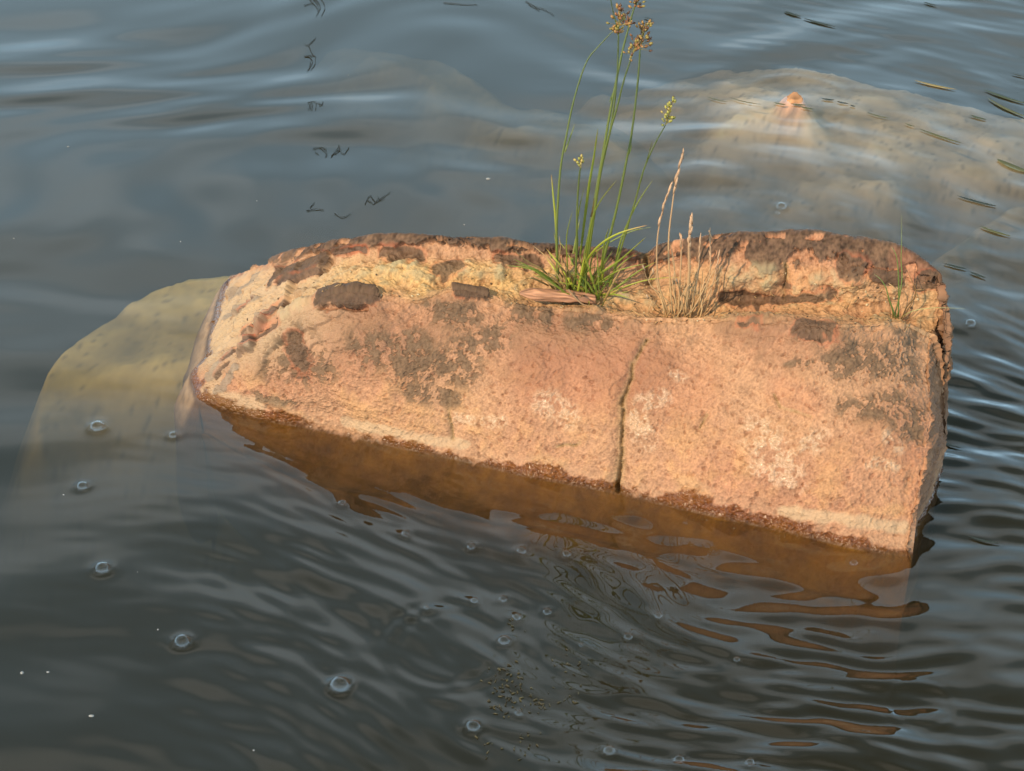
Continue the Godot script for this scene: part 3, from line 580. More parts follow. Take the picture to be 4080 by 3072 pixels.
			UV[k] = Vector2((i + 0.5) / across, (j + 0.5) / down)
			gloss[k] = int(clampf(shine, 0.05, 1.0) * 255.0)
	for k in 900:
		var i := 80 + rng.randi() % 760
		var j := 78 + rng.randi() % 108
		seats.append(P[j * across + i])
	var N := grid_normals(P, across, down)
	if N[(down - 200) * across + 400].z < 0.0:
		for i in N.size():
			N[i] = -N[i]
	var mat := StandardMaterial3D.new()
	mat.vertex_color_use_as_albedo = true
	mat.roughness = 1.0
	mat.roughness_texture = ImageTexture.create_from_image(Image.create_from_data(across, down, false, Image.FORMAT_L8, gloss))
	mat.metallic_specular = 0.38
	var grain := noise(77, 0.075, 4)
	mat.heightmap_enabled = true
	mat.heightmap_texture = ImageTexture.create_from_image(grain.get_image(2048, 1024))
	mat.heightmap_scale = 0.12
	var stone := thing("sandstone_block", "big orange sandstone block lying half out of the water", "rock", Vector3(0.05, 0.0, -2.1))
	var body := put("stone", grid_mesh(P, N, C, UV, across, down), mat, stone)
	body.position = -stone.position


# a pale stone under water: an outline whose corners lie at the depth of its edge; inside it rises to its top, outside it falls off steeply
func shoal(called: String, label: String, rim: PackedVector3Array, top: float, rise: float, ragged: float, fall: float, color: Color, seed_: int, tip := Vector3.INF) -> void:
	var round_rim := PackedVector3Array()
	for k in rim.size():
		for h in 3:
			round_rim.append(rim[k].cubic_interpolate(rim[(k + 1) % rim.size()], rim[(k + rim.size() - 1) % rim.size()], rim[(k + 2) % rim.size()], h / 3.0))
	rim = round_rim
	var flat := PackedVector2Array()
	var lo := Vector2(99, 99)
	var hi := Vector2(-99, -99)
	for p in rim:
		flat.append(Vector2(p.x, p.z))
		lo = lo.min(flat[-1])
		hi = hi.max(flat[-1])
	lo -= Vector2(0.16, 0.16)
	hi += Vector2(0.16, 0.16)
	var low := noise(seed_, 7.0, 3)
	var fine := noise(seed_ + 1, 55.0, 3)
	var spots := noise(seed_ + 2, 70.0, 2)
	var nx := int((hi.x - lo.x) / 0.0056)
	var nz := int((hi.y - lo.y) / 0.0075)
	var P := PackedVector3Array()
	var C := PackedColorArray()
	for b in nz:
		for a in nx:
			var q := Vector2(lerpf(lo.x, hi.x, float(a) / (nx - 1)), lerpf(lo.y, hi.y, float(b) / (nz - 1)))
			var f := low.get_noise_2d(q.x, q.y)
			var g := fine.get_noise_2d(q.x, q.y)
			var w := q + Vector2(f, low.get_noise_2d(q.y + 5.0, q.x)) * ragged
			var near := 9.0
			var sum := 0.0
			var depth := 0.0
			for k in flat.size():
				var d := w.distance_to(Geometry2D.get_closest_point_to_segment(w, flat[k], flat[(k + 1) % flat.size()]))
				near = minf(near, d)
				var s := 1.0 / pow(w.distance_to(flat[k]) + 0.02, 3.0)
				sum += s
				depth += s * rim[k].y
			depth /= sum
			var y := lerpf(depth, top, smoothstep(0.0, rise, near)) if Geometry2D.is_point_in_polygon(w, flat) else depth - near * fall - near * near * 5.0
			y = minf(y + (0.004 + ragged * 0.3) * f + 0.0016 * g, -0.012)
			var c := color * (1.0 + 0.55 * f + 0.16 * g)
			c = c.lerp(color * 0.45, smoothstep(0.42, 0.55, spots.get_noise_2d(q.x, q.y * 1.6)) * 0.7)
			if tip != Vector3.INF:
				var r := Vector2(q.x - tip.x, (q.y - tip.z) * 0.7).length() * (1.0 + 0.15 * g)
				y = lerpf(y, 0.007 + 0.010 * g, exp(-r * r / 0.0010))
				c = c.lerp(Color(0.40, 0.17, 0.08) * (1.0 + 1.0 * g), 0.85 * smoothstep(0.040, 0.016, r))
			P.append(Vector3(q.x, y, q.y))
			C.append(c)
	var N := grid_normals(P, nx, nz)
	for k in N.size():
		if N[k].y < 0.0:
			N[k] = -N[k]
	var m := StandardMaterial3D.new()
	m.vertex_color_use_as_albedo = true
	m.roughness = 1.0
	m.metallic_specular = 0.2
	var mid := (lo + hi) * 0.5
	var o := thing(called, label, "rock", Vector3(mid.x, -0.5, mid.y))
	var body := put("stone", grid_mesh(P, N, C, PackedVector2Array(), nx, nz), m, o)
	body.position = -o.position


# ---------------------------------------------------------------- plants
func leaf_material() -> StandardMaterial3D:
	var m := StandardMaterial3D.new()
	m.vertex_color_use_as_albedo = true
	m.roughness = 0.45
	m.backlight_enabled = true
	m.backlight = Color(0.35, 0.4, 0.2)
	return m


func build_rush() -> void:
	var root := Vector3(0.0847, 0.1557, -2.1922)
	var stems := [
		[PackedVector3Array([Vector3(0.0552, 0.1813, -2.1922), Vector3(0.0532, 0.2378, -2.1975), Vector3(0.0544, 0.2756, -2.2011), Vector3(0.0574, 0.3252, -2.2058), Vector3(0.0638, 0.3642, -2.2097), Vector3(0.0702, 0.4002, -2.2132), Vector3(0.0788, 0.4333, -2.2166), Vector3(0.0875, 0.4567, -2.2190), Vector3(0.0985, 0.4706, -2.2204), Vector3(0.1138, 0.4880, -2.2222)]), 0.0013, 0.0005],
		[PackedVector3Array([Vector3(0.0816, 0.1717, -2.1922), Vector3(0.0888, 0.2264, -2.1891), Vector3(0.0950, 0.2648, -2.1870), Vector3(0.1028, 0.3238, -2.1835), Vector3(0.1117, 0.3761, -2.1804), Vector3(0.1171, 0.4220, -2.1775), Vector3(0.1192, 0.4620, -2.1750), Vector3(0.1190, 0.5061, -2.1722)]), 0.0013, 0.0007],
		[PackedVector3Array([Vector3(0.0828, 0.1704, -2.1922), Vector3(0.0976, 0.2743, -2.2035), Vector3(0.1079, 0.3454, -2.2115), Vector3(0.1149, 0.3933, -2.2171), Vector3(0.1220, 0.4357, -2.2220), Vector3(0.1280, 0.4682, -2.2259), Vector3(0.1341, 0.4935, -2.2289), Vector3(0.1386, 0.5117, -2.2312), Vector3(0.1423, 0.5203, -2.2322)]), 0.0015, 0.0007],
		[PackedVector3Array([Vector3(0.0876, 0.1704, -2.1922), Vector3(0.1023, 0.3294, -2.1727), Vector3(0.1119, 0.3886, -2.1651), Vector3(0.1196, 0.4253, -2.1602), Vector3(0.1252, 0.4563, -2.1560), Vector3(0.1319, 0.4842, -2.1522)]), 0.0013, 0.0007],
		[PackedVector3Array([Vector3(0.1019, 0.1676, -2.1922), Vector3(0.1146, 0.2300, -2.1922), Vector3(0.1188, 0.2487, -2.1922), Vector3(0.1269, 0.2934, -2.1922), Vector3(0.1346, 0.3449, -2.1922), Vector3(0.1384, 0.3702, -2.1922), Vector3(0.1425, 0.4200, -2.1922), Vector3(0.1446, 0.4590, -2.1922), Vector3(0.1450, 0.4807, -2.1922)]), 0.0015, 0.0008],
		[PackedVector3Array([Vector3(0.1185, 0.1704, -2.1922), Vector3(0.1266, 0.2103, -2.1843), Vector3(0.1363, 0.2614, -2.1739), Vector3(0.1439, 0.2995, -2.1660), Vector3(0.1511, 0.3426, -2.1568), Vector3(0.1588, 0.3708, -2.1507), Vector3(0.1666, 0.3931, -2.1459), Vector3(0.1735, 0.4096, -2.1422)]), 0.0012, 0.0005],
		[PackedVector3Array([Vector3(0.0769, 0.1731, -2.1922), Vector3(0.0771, 0.2182, -2.1846), Vector3(0.0767, 0.2911, -2.1720), Vector3(0.0780, 0.3336, -2.1645), Vector3(0.0794, 0.3462, -2.1622)]), 0.0012, 0.0007],
		[PackedVector3Array([Vector3(0.1190, 0.5061, -2.1722), Vector3(0.1149, 0.5256, -2.1648), Vector3(0.1117, 0.5395, -2.1596), Vector3(0.1077, 0.5586, -2.1522)]), 0.0005, 0.0004]
	]
	var heads := [
		[1, Vector3(0.1183, 0.5065, -2.1722), Vector3(0.1198, 0.5388, -2.1722), 0.0065, 22, 0],
		[2, Vector3(0.1339, 0.4897, -2.2322), Vector3(0.1340, 0.5012, -2.2322), 0.0050, 9, 0],
		[2, Vector3(0.1392, 0.5131, -2.2322), Vector3(0.1427, 0.5226, -2.2322), 0.0055, 12, 0],
		[3, Vector3(0.1325, 0.4861, -2.1522), Vector3(0.1387, 0.5089, -2.1522), 0.0050, 16, 0],
		[4, Vector3(0.1443, 0.4802, -2.1922), Vector3(0.1505, 0.5135, -2.1922), 0.0085, 34, 0],
		[5, Vector3(0.1742, 0.4105, -2.1422), Vector3(0.1804, 0.4423, -2.1422), 0.0045, 18, 1],
		[6, Vector3(0.0794, 0.3454, -2.1622), Vector3(0.0791, 0.3600, -2.1622), 0.0030, 7, 1],
		[7, Vector3(0.1094, 0.5471, -2.1722), Vector3(0.1084, 0.5512, -2.1722), 0.0030, 4, 0],
		[0, Vector3(0.1143, 0.4880, -2.2222), Vector3(0.1170, 0.4940, -2.2222), 0.0040, 6, 0]
	]
	var blades := [
		[PackedVector3Array([Vector3(0.0566, 0.1759, -2.1922), Vector3(0.0524, 0.2507, -2.2031), Vector3(0.0491, 0.2850, -2.2082), Vector3(0.0466, 0.3116, -2.2122)]), 0.0034, 1],
		[PackedVector3Array([Vector3(0.0686, 0.1731, -2.1922), Vector3(0.0651, 0.2388, -2.1860), Vector3(0.0714, 0.2779, -2.1822)]), 0.0020, 0],
		[PackedVector3Array([Vector3(0.0757, 0.1731, -2.1922), Vector3(0.0780, 0.2319, -2.1841), Vector3(0.0773, 0.2692, -2.1789), Vector3(0.0843, 0.3156, -2.1722)]), 0.0028, 0],
		[PackedVector3Array([Vector3(0.0852, 0.1731, -2.1922), Vector3(0.0888, 0.2122, -2.1809), Vector3(0.0939, 0.2757, -2.1620), Vector3(0.1021, 0.3066, -2.1526), Vector3(0.1201, 0.3401, -2.1422)]), 0.0032, 0],
		[PackedVector3Array([Vector3(0.0851, 0.1759, -2.1922), Vector3(0.0886, 0.2129, -2.1750), Vector3(0.1037, 0.2456, -2.1594), Vector3(0.1258, 0.2671, -2.1491), Vector3(0.1570, 0.2813, -2.1422)]), 0.0042, 1],
		[PackedVector3Array([Vector3(0.0994, 0.1731, -2.1922), Vector3(0.1059, 0.1904, -2.1860), Vector3(0.1285, 0.2143, -2.1772), Vector3(0.1579, 0.2546, -2.1622)]), 0.0042, 0],
		[PackedVector3Array([Vector3(0.0567, 0.1704, -2.1922), Vector3(0.0530, 0.1756, -2.1879), Vector3(0.0300, 0.2122, -2.1574), Vector3(0.0043, 0.2302, -2.1422)]), 0.0042, 0],
		[PackedVector3Array([Vector3(0.0423, 0.1868, -2.1922), Vector3(0.0350, 0.1992, -2.1848), Vector3(0.0208, 0.2115, -2.1775), Vector3(0.0025, 0.2367, -2.1622)]), 0.0026, 2],
		[PackedVector3Array([Vector3(0.1019, 0.1704, -2.1922), Vector3(0.1063, 0.1779, -2.1887), Vector3(0.1289, 0.2002, -2.1783), Vector3(0.1599, 0.2131, -2.1722)]), 0.0030, 0],
		[PackedVector3Array([Vector3(0.0821, 0.2139, -2.1922), Vector3(0.0892, 0.3064, -2.1773), Vector3(0.0947, 0.3566, -2.1690), Vector3(0.0981, 0.3962, -2.1622)]), 0.0042, 0],
		[PackedVector3Array([Vector3(0.1207, 0.1759, -2.1922), Vector3(0.1288, 0.2274, -2.1922), Vector3(0.1416, 0.2672, -2.1922), Vector3(0.1535, 0.2934, -2.1922), Vector3(0.1655, 0.3142, -2.1922)]), 0.0026, 0],
		[PackedVector3Array([Vector3(0.1065, 0.1731, -2.1922), Vector3(0.1091, 0.2359, -2.1722), Vector3(0.1137, 0.2665, -2.1622)]), 0.0030, 0],
		[PackedVector3Array([Vector3(0.1065, 0.1759, -2.1922), Vector3(0.1233, 0.1730, -2.1947), Vector3(0.1457, 0.1417, -2.2222)]), 0.0030, 0],
		[PackedVector3Array([Vector3(0.0617, 0.3440, -2.2042), Vector3(0.0675, 0.3571, -2.2137), Vector3(0.0737, 0.3718, -2.2242)]), 0.0020, 0],
		[PackedVector3Array([Vector3(0.1519, 0.3368, -2.1682), Vector3(0.1555, 0.3671, -2.1482), Vector3(0.1584, 0.3969, -2.1282)]), 0.0018, 0],
		[PackedVector3Array([Vector3(0.0958, 0.1759, -2.1922), Vector3(0.0985, 0.2139, -2.1922), Vector3(0.1377, 0.2434, -2.1922), Vector3(0.1654, 0.2514, -2.1922)]), 0.0020, 0],
		[PackedVector3Array([Vector3(0.0555, 0.1759, -2.1922), Vector3(0.0563, 0.2004, -2.1922), Vector3(0.0584, 0.2274, -2.1922)]), 0.0035, 2],
		[PackedVector3Array([Vector3(0.0448, 0.1704, -2.1922), Vector3(0.0228, 0.2161, -2.1322), Vector3(0.0114, 0.1933, -2.1622)]), 0.0030, 2],
		[PackedVector3Array([Vector3(0.0929, 0.2776, -2.1682), Vector3(0.0941, 0.3013, -2.1482), Vector3(0.0945, 0.3247, -2.1282)]), 0.0028, 2],
		[PackedVector3Array([Vector3(0.1132, 0.4066, -2.2102), Vector3(0.1171, 0.4095, -2.2252), Vector3(0.1206, 0.4125, -2.2402)]), 0.0022, 0],
		[PackedVector3Array([Vector3(0.1346, 0.3449, -2.1922), Vector3(0.1378, 0.3525, -2.1922), Vector3(0.1391, 0.3614, -2.1922)]), 0.0020, 0]
	]
	var t := thing("rush_tuft", "tall green rush tuft with brown seed heads on the stone", "rush", root)
	var lm := leaf_material()
	var sm := plain(Color.WHITE, 0.55)
	sm.vertex_color_use_as_albedo = true
	var tones := [[Color(0.19, 0.215, 0.025), Color(0.23, 0.27, 0.035), Color(0.28, 0.26, 0.06)], [Color(0.25, 0.26, 0.025), Color(0.38, 0.40, 0.04), Color(0.50, 0.26, 0.09)], [Color(0.24, 0.15, 0.05), Color(0.36, 0.23, 0.085), Color(0.42, 0.28, 0.12)]]
	var parts := []
	for s in stems:
		var st := begin()
		tube(st, s[0], s[1] * 1.25, s[2] * 1.2, Color(0.135, 0.16, 0.025), Color(0.085, 0.115, 0.04), 22, 7, root)
		parts.append(put("stem", st.commit(), lm, t))
	for h in heads:
		var st := begin()
		var a: Vector3 = h[1]
		var b: Vector3 = h[2]
		var side := (b - a).cross(Vector3(0, 0, 1)).normalized()
		var core := PackedVector3Array([a, a.lerp(b, 0.5) + side * 0.0008, b])
		tube(st, core, 0.0006, 0.0003, Color(0.25, 0.2, 0.04), Color(0.3, 0.18, 0.06), 6, 5, root)
		for k in int(h[4] * 1.7):
			var f := rng.randf()
			var spread: float = h[3] * (0.35 + 0.65 * sin(PI * clampf(f * 0.85 + 0.12, 0.0, 1.0)))
			var off := Vector3(rng.randfn() * 0.75, rng.randfn() * 0.25, rng.randfn() * 0.7) * spread
			var c := a.lerp(b, f) + off
			var from := a.lerp(b, maxf(f - 0.18, 0.0))
			tube(st, PackedVector3Array([from, from.lerp(c, 0.6) + Vector3(0, 0.0006, 0), c]), 0.00028, 0.00022, Color(0.22, 0.2, 0.05), Color(0.28, 0.17, 0.06), 3, 4, root)
			var col: Color = [Color(0.26, 0.105, 0.035), Color(0.34, 0.18, 0.05), Color(0.13, 0.055, 0.025), Color(0.27, 0.20, 0.05)][rng.randi() % 4] if h[5] == 0 else [Color(0.34, 0.30, 0.06), Color(0.25, 0.24, 0.05), Color(0.40, 0.30, 0.08)][rng.randi() % 3]
			var ax := (c - from + Vector3(0, 0.002, 0)).normalized()
			var sz := rng.randf_range(0.8, 1.25)
			lump(st, c - root + ax * 0.0012, ax, 0.0023 * sz, 0.00135 * sz, col)
			lump(st, c - root + ax * 0.0034 * sz, ax, 0.0008, 0.0005, Color(0.10, 0.04, 0.02), 3, 5)
		put("seed_head", st.commit(), sm, parts[h[0]])
	for bl in blades:
		var st := begin()
		var tn: Array = tones[bl[2]]
		blade(st, bl[0], bl[1], tn[0], tn[1], tn[2], root, 18)
		put("leaf", st.commit(), lm, t)
	# the crowded short leaves at the foot
	for k in 84:
		var st := begin()
		var foot := root + Vector3(rng.randf_range(-0.024, 0.028), -0.012, rng.randf_range(-0.016, 0.018))
		var lean := Vector3(rng.randfn() * 0.5, 1.0, rng.randfn() * 0.45).normalized()
		var long := rng.randf_range(0.03, 0.105)
		var bend := Vector3(lean.x, -0.35, lean.z) * long * rng.randf_range(0.0, 0.5)
		var pts := PackedVector3Array([foot, foot + lean * long * 0.4, foot + lean * long * 0.75 + bend * 0.35, foot + lean * long + bend])
		var tn: Array = tones[2 if rng.randf() < 0.28 else (1 if rng.randf() < 0.25 else 0)]
		var tint := rng.randf_range(0.8, 1.25)
		blade(st, pts, rng.randf_range(0.0020, 0.0042), tn[0] * tint, tn[1] * tint, tn[2], root, 9)
		put("leaf", st.commit(), lm, t)


func build_dry_grass() -> void:
	var root := Vector3(0.2011, 0.1597, -2.1423)
	var stems := [
		[PackedVector3Array([Vector3(0.1870, 0.1616, -2.1423), Vector3(0.1734, 0.2048, -2.1377), Vector3(0.1692, 0.2472, -2.1332), Vector3(0.1699, 0.2832, -2.1293), Vector3(0.1750, 0.3186, -2.1253), Vector3(0.1816, 0.3454, -2.1223)]), 0.0012, 0.0007, 0.0022],
		[PackedVector3Array([Vector3(0.1918, 0.1589, -2.1423), Vector3(0.1841, 0.2454, -2.1504), Vector3(0.1867, 0.2999, -2.1556), Vector3(0.1902, 0.3315, -2.1587), Vector3(0.1974, 0.3675, -2.1623)]), 0.0012, 0.0006, 0.0024],
		[PackedVector3Array([Vector3(0.2071, 0.1561, -2.1423), Vector3(0.2083, 0.2204, -2.1338), Vector3(0.2059, 0.2631, -2.1281), Vector3(0.2062, 0.3050, -2.1223)]), 0.0022, 0.0012, 0.0030],
		[PackedVector3Array([Vector3(0.1989, 0.1561, -2.1423), Vector3(0.1987, 0.2421, -2.1423), Vector3(0.1972, 0.2657, -2.1423)]), 0.0012, 0.0007, 0.0015],
		[PackedVector3Array([Vector3(0.2130, 0.1561, -2.1423), Vector3(0.2200, 0.2125, -2.1476), Vector3(0.2208, 0.2614, -2.1523)]), 0.0012, 0.0006, 0.0012],
		[PackedVector3Array([Vector3(0.2223, 0.1575, -2.1423), Vector3(0.2339, 0.2127, -2.1472), Vector3(0.2319, 0.2680, -2.1523)]), 0.0012, 0.0006, 0.0014],
		[PackedVector3Array([Vector3(0.2221, 0.1616, -2.1423), Vector3(0.2370, 0.2050, -2.1374), Vector3(0.2422, 0.2503, -2.1323)]), 0.0012, 0.0007, 0.0010]
	]
	var t := thing("dry_grass_tuft", "tuft of dry straw-coloured grass right of the green rushes", "dry grass", root)
	var m := plain(Color.WHITE, 0.6)
	m.vertex_color_use_as_albedo = true
	m.backlight_enabled = true
	m.backlight = Color(0.25, 0.2, 0.12)
	for s in stems:
		var st := begin()
		var path: PackedVector3Array = s[0]
		tube(st, path, s[1], s[2], Color(0.44, 0.27, 0.12), Color(0.42, 0.25, 0.15), 18, 6, root)
		for k in 9:   # the withered sheath and spike towards the tip
			var f := 0.66 + 0.34 * k / 9.0
			var p := spline(path, f)
			var d := (spline(path, minf(f + 0.03, 1.0)) - spline(path, f - 0.03)).normalized()
			lump(st, p - root + Vector3(rng.randfn(), 0, rng.randfn()) * 0.0005, (d + Vector3(rng.randfn() * 0.12, 0, 0)).normalized(), 0.0075, s[3] * rng.randf_range(0.5, 1.0) * 0.75, Color(0.46, 0.28, 0.16) * rng.randf_range(0.8, 1.15))
		put("stem", st.commit(), m, t)
	for k in 20:
		var st := begin()
		var foot := root + Vector3(rng.randf_range(-0.030, 0.030), -0.012, rng.randf_range(-0.018, 0.020))
		var lean := Vector3(rng.randfn() * 0.30 + (foot.x - root.x) * 9.0, 1.0, rng.randfn() * 0.3).normalized()
		var long := rng.randf_range(0.03, 0.105)
		var kink := Vector3(rng.randfn(), 0.0, rng.randfn()) * 0.005
		var pts := PackedVector3Array([foot, foot + lean * long * 0.4 + kink, foot + lean * long * 0.75 - kink * 0.5, foot + lean * long])
		var tint := rng.randf_range(0.65, 1.15)
		tube(st, pts, rng.randf_range(0.0007, 0.0012), 0.0004, Color(0.40, 0.245, 0.10) * tint, Color(0.48, 0.31, 0.16) * tint, 8, 5, root)
		if rng.randf() < 0.45:
			lump(st, pts[3] - root, lean, 0.005, 0.0013, Color(0.44, 0.29, 0.17) * tint)
		put("stem", st.commit(), m, t)


func build_sprig() -> void:
	var root := Vector3(0.4543, 0.1798, -2.1036)
	var list := [
		[PackedVector3Array([Vector3(0.4478, 0.1758, -2.1036), Vector3(0.4458, 0.1902, -2.0998), Vector3(0.4383, 0.2108, -2.0942), Vector3(0.4325, 0.2280, -2.0895), Vector3(0.4252, 0.2404, -2.0861), Vector3(0.4160, 0.2497, -2.0836)]), 0.0022, 0],
		[PackedVector3Array([Vector3(0.4512, 0.1758, -2.1036), Vector3(0.4502, 0.1874, -2.1044), Vector3(0.4531, 0.2066, -2.1058), Vector3(0.4537, 0.2319, -2.1077), Vector3(0.4506, 0.2532, -2.1093), Vector3(0.4492, 0.2756, -2.1110), Vector3(0.4461, 0.3099, -2.1136)]), 0.0020, 0],
		[PackedVector3Array([Vector3(0.4546, 0.1772, -2.1036), Vector3(0.4484, 0.2307, -2.0984), Vector3(0.4421, 0.2652, -2.0950), Vector3(0.4348, 0.2795, -2.0936)]), 0.0020, 0],
		[PackedVector3Array([Vector3(0.4581, 0.1765, -2.1036), Vector3(0.4626, 0.1919, -2.1058), Vector3(0.4714, 0.2042, -2.1076), Vector3(0.4710, 0.2152, -2.1093), Vector3(0.4656, 0.2261, -2.1109), Vector3(0.4562, 0.2442, -2.1136)]), 0.0020, 2],
		[PackedVector3Array([Vector3(0.4547, 0.1758, -2.1036), Vector3(0.4600, 0.1852, -2.0992), Vector3(0.4720, 0.1945, -2.0949), Vector3(0.4952, 0.1991, -2.0927), Vector3(0.5286, 0.1972, -2.0936)]), 0.0012, 3],
		[PackedVector3Array([Vector3(0.4453, 0.1772, -2.1036), Vector3(0.4377, 0.2079, -2.1036), Vector3(0.4143, 0.2145, -2.1036), Vector3(0.3713, 0.2237, -2.1036)]), 0.0009, 2],
		[PackedVector3Array([Vector3(0.4524, 0.1758, -2.1036), Vector3(0.4443, 0.1963, -2.0940), Vector3(0.4360, 0.2184, -2.0836)]), 0.0028, 0],
		[PackedVector3Array([Vector3(0.4512, 0.1758, -2.1036), Vector3(0.4525, 0.1907, -2.0988), Vector3(0.4488, 0.2072, -2.0936)]), 0.0030, 0],
		[PackedVector3Array([Vector3(0.4593, 0.1758, -2.1036), Vector3(0.4647, 0.1906, -2.1036), Vector3(0.4693, 0.2012, -2.1036)]), 0.0016, 2]
	]
	var t := thing("grass_sprig", "thin sprig of green and brown grass at the stone's right end", "grass sprig", root)
	var lm := leaf_material()
	var tones := [[Color(0.14, 0.17, 0.03), Color(0.22, 0.26, 0.06), Color(0.30, 0.33, 0.13)], [], [Color(0.13, 0.07, 0.02), Color(0.26, 0.12, 0.03), Color(0.24, 0.13, 0.05)], [Color(0.30, 0.24, 0.08), Color(0.40, 0.38, 0.14), Color(0.40, 0.42, 0.25)]]
	for b in list:
		var st := begin()
		var tn: Array = tones[b[2]]
		blade(st, b[0], b[1], tn[0], tn[1], tn[2], root, 18)
		put("leaf", st.commit(), lm, t)


func build_wood() -> void:
	var path := PackedVector3Array([Vector3(0.0089, 0.1744, -2.1675), Vector3(0.0245, 0.1737, -2.1675), Vector3(0.0440, 0.1718, -2.1675), Vector3(0.0663, 0.1699, -2.1675), Vector3(0.0869, 0.1673, -2.1675), Vector3(0.1015, 0.1640, -2.1675)])
	var at: Vector3 = path[2]
	var t := thing("driftwood_stick", "short reddish-brown stick of driftwood lying before the rush tuft", "stick", at)
	var st := begin()
	var grain := noise(88, 1.0, 2)
	var sides := 28
	var steps := 70
	var P := PackedVector3Array()
	var C := PackedColorArray()
	for k in steps + 1:
		var f := float(k) / steps
		var p := spline(path, f)
		var r := 0.0072 * smoothstep(-0.12, 0.25, f) * (1.0 if f < 0.985 else 0.8) * (1.0 if k > 0 else 0.2)
		if k == steps:
			r = 0.0002
		for q in sides + 1:
			var w := TAU * (q % sides) / sides
			var g := grain.get_noise_3d(cos(w) * 3.6, sin(w) * 3.6, f * 3.0)
			var rr := r * (1.0 + 0.42 * g)
			P.append(p + Vector3(0.05 * cos(w), sin(w), cos(w) * 0.9) * rr - at)
			C.append(Color(0.33, 0.155, 0.08) * (1.0 + 1.3 * g))
	var m := plain(Color.WHITE, 0.65)
	m.vertex_color_use_as_albedo = true
	var N := grid_normals(P, sides + 1, steps + 1)
	for k in N.size():
		var centre := spline(path, float(k / (sides + 1)) / steps) - at
		if N[k].dot(P[k] - centre) < 0.0:
			N[k] = -N[k]
	put("wood", grid_mesh(P, N, C, PackedVector2Array(), sides + 1, steps + 1), m, t)
	var rs := begin()
	var rp := PackedVector3Array([Vector3(0.0675, 0.1842, -2.1595), Vector3(0.0743, 0.1752, -2.1595), Vector3(0.0845, 0.1643, -2.1595), Vector3(0.0940, 0.1617, -2.1595), Vector3(0.1023, 0.1636, -2.1595), Vector3(0.1056, 0.1675, -2.1595)])
	tube(rs, rp, 0.0012, 0.0007, Color(0.36, 0.22, 0.11), Color(0.30, 0.18, 0.10), 16, 6)
	var rm := plain(Color.WHITE, 0.6)
	rm.vertex_color_use_as_albedo = true
	var ro := put("dry_rootlet", rs.commit(), rm)
	tag(ro, "thin bent dry rootlet hanging over the right end of the driftwood stick", "rootlet")


func build_crumbs() -> void:
	var st := begin()
	var near: Array = [Vector3(0.0847, 0.1557, -2.1922), Vector3(0.2011, 0.1597, -2.1423), Vector3(0.4543, 0.1798, -2.1036)]
	for p in seats:
		var d := 9.0
		for q in near:
			d = minf(d, Vector2(p.x - q.x, p.z - q.z).length())
		if rng.randf() > 0.20 + 0.8 * exp(-d * d / 0.004):
			continue
		var ax := Vector3(rng.randfn(), 0.25 * rng.randfn(), rng.randfn()).normalized()
		var straw := rng.randf() < 0.4
		lump(st, p, ax, rng.randf_range(0.004, 0.011) if straw else rng.randf_range(0.0010, 0.0026), 0.0006 if straw else rng.randf_range(0.0008, 0.0019), (Color(0.40, 0.25, 0.11) if straw else [Color(0.10, 0.06, 0.03), Color(0.30, 0.18, 0.08), Color(0.45, 0.34, 0.2)][rng.randi() % 3]) * rng.randf_range(0.7, 1.2), 3, 5)
	var m := plain(Color.WHITE, 0.85)
	m.vertex_color_use_as_albedo = true
	tag(put("plant_crumbs", st.commit(), m), "straw bits and soil crumbs lying in the hollow round the plants", "debris", "", "stuff")


# ---------------------------------------------------------------- what floats on the water
func build_bubbles() -> void:
	var m := StandardMaterial3D.new()
	m.transparency = BaseMaterial3D.TRANSPARENCY_ALPHA
	m.metallic_specular = 0.5
	m.albedo_color = Color(0.5, 0.52, 0.52, 0.004)
	m.roughness = 0.03
	for b in bubbles:
		var p: Vector3 = b[0]
		var r: float = b[1] * 0.9
		var t := thing("bubble", b[2], "bubble", Vector3(p.x, wave(p.x, p.z), p.z), "bubbles floating round the stone")
		var st := begin()
		var rows := 10
		var sides := 26
		for j in rows:
			for q in sides:
				var corners := []
				for c in [[j, q], [j + 1, q], [j + 1, q + 1], [j, q + 1]]:
					var e: float = lerpf(-0.12, 1.0, float(c[0]) / rows) * PI / 2.0
					var w: float = TAU * (c[1] % sides) / sides
					var nn := Vector3(cos(e) * cos(w), sin(e), cos(e) * sin(w))
					corners.append([nn * Vector3(r, r * 0.86, r), nn, Color.WHITE])
				quad(st, corners)
		put("dome", st.commit(), m, t)


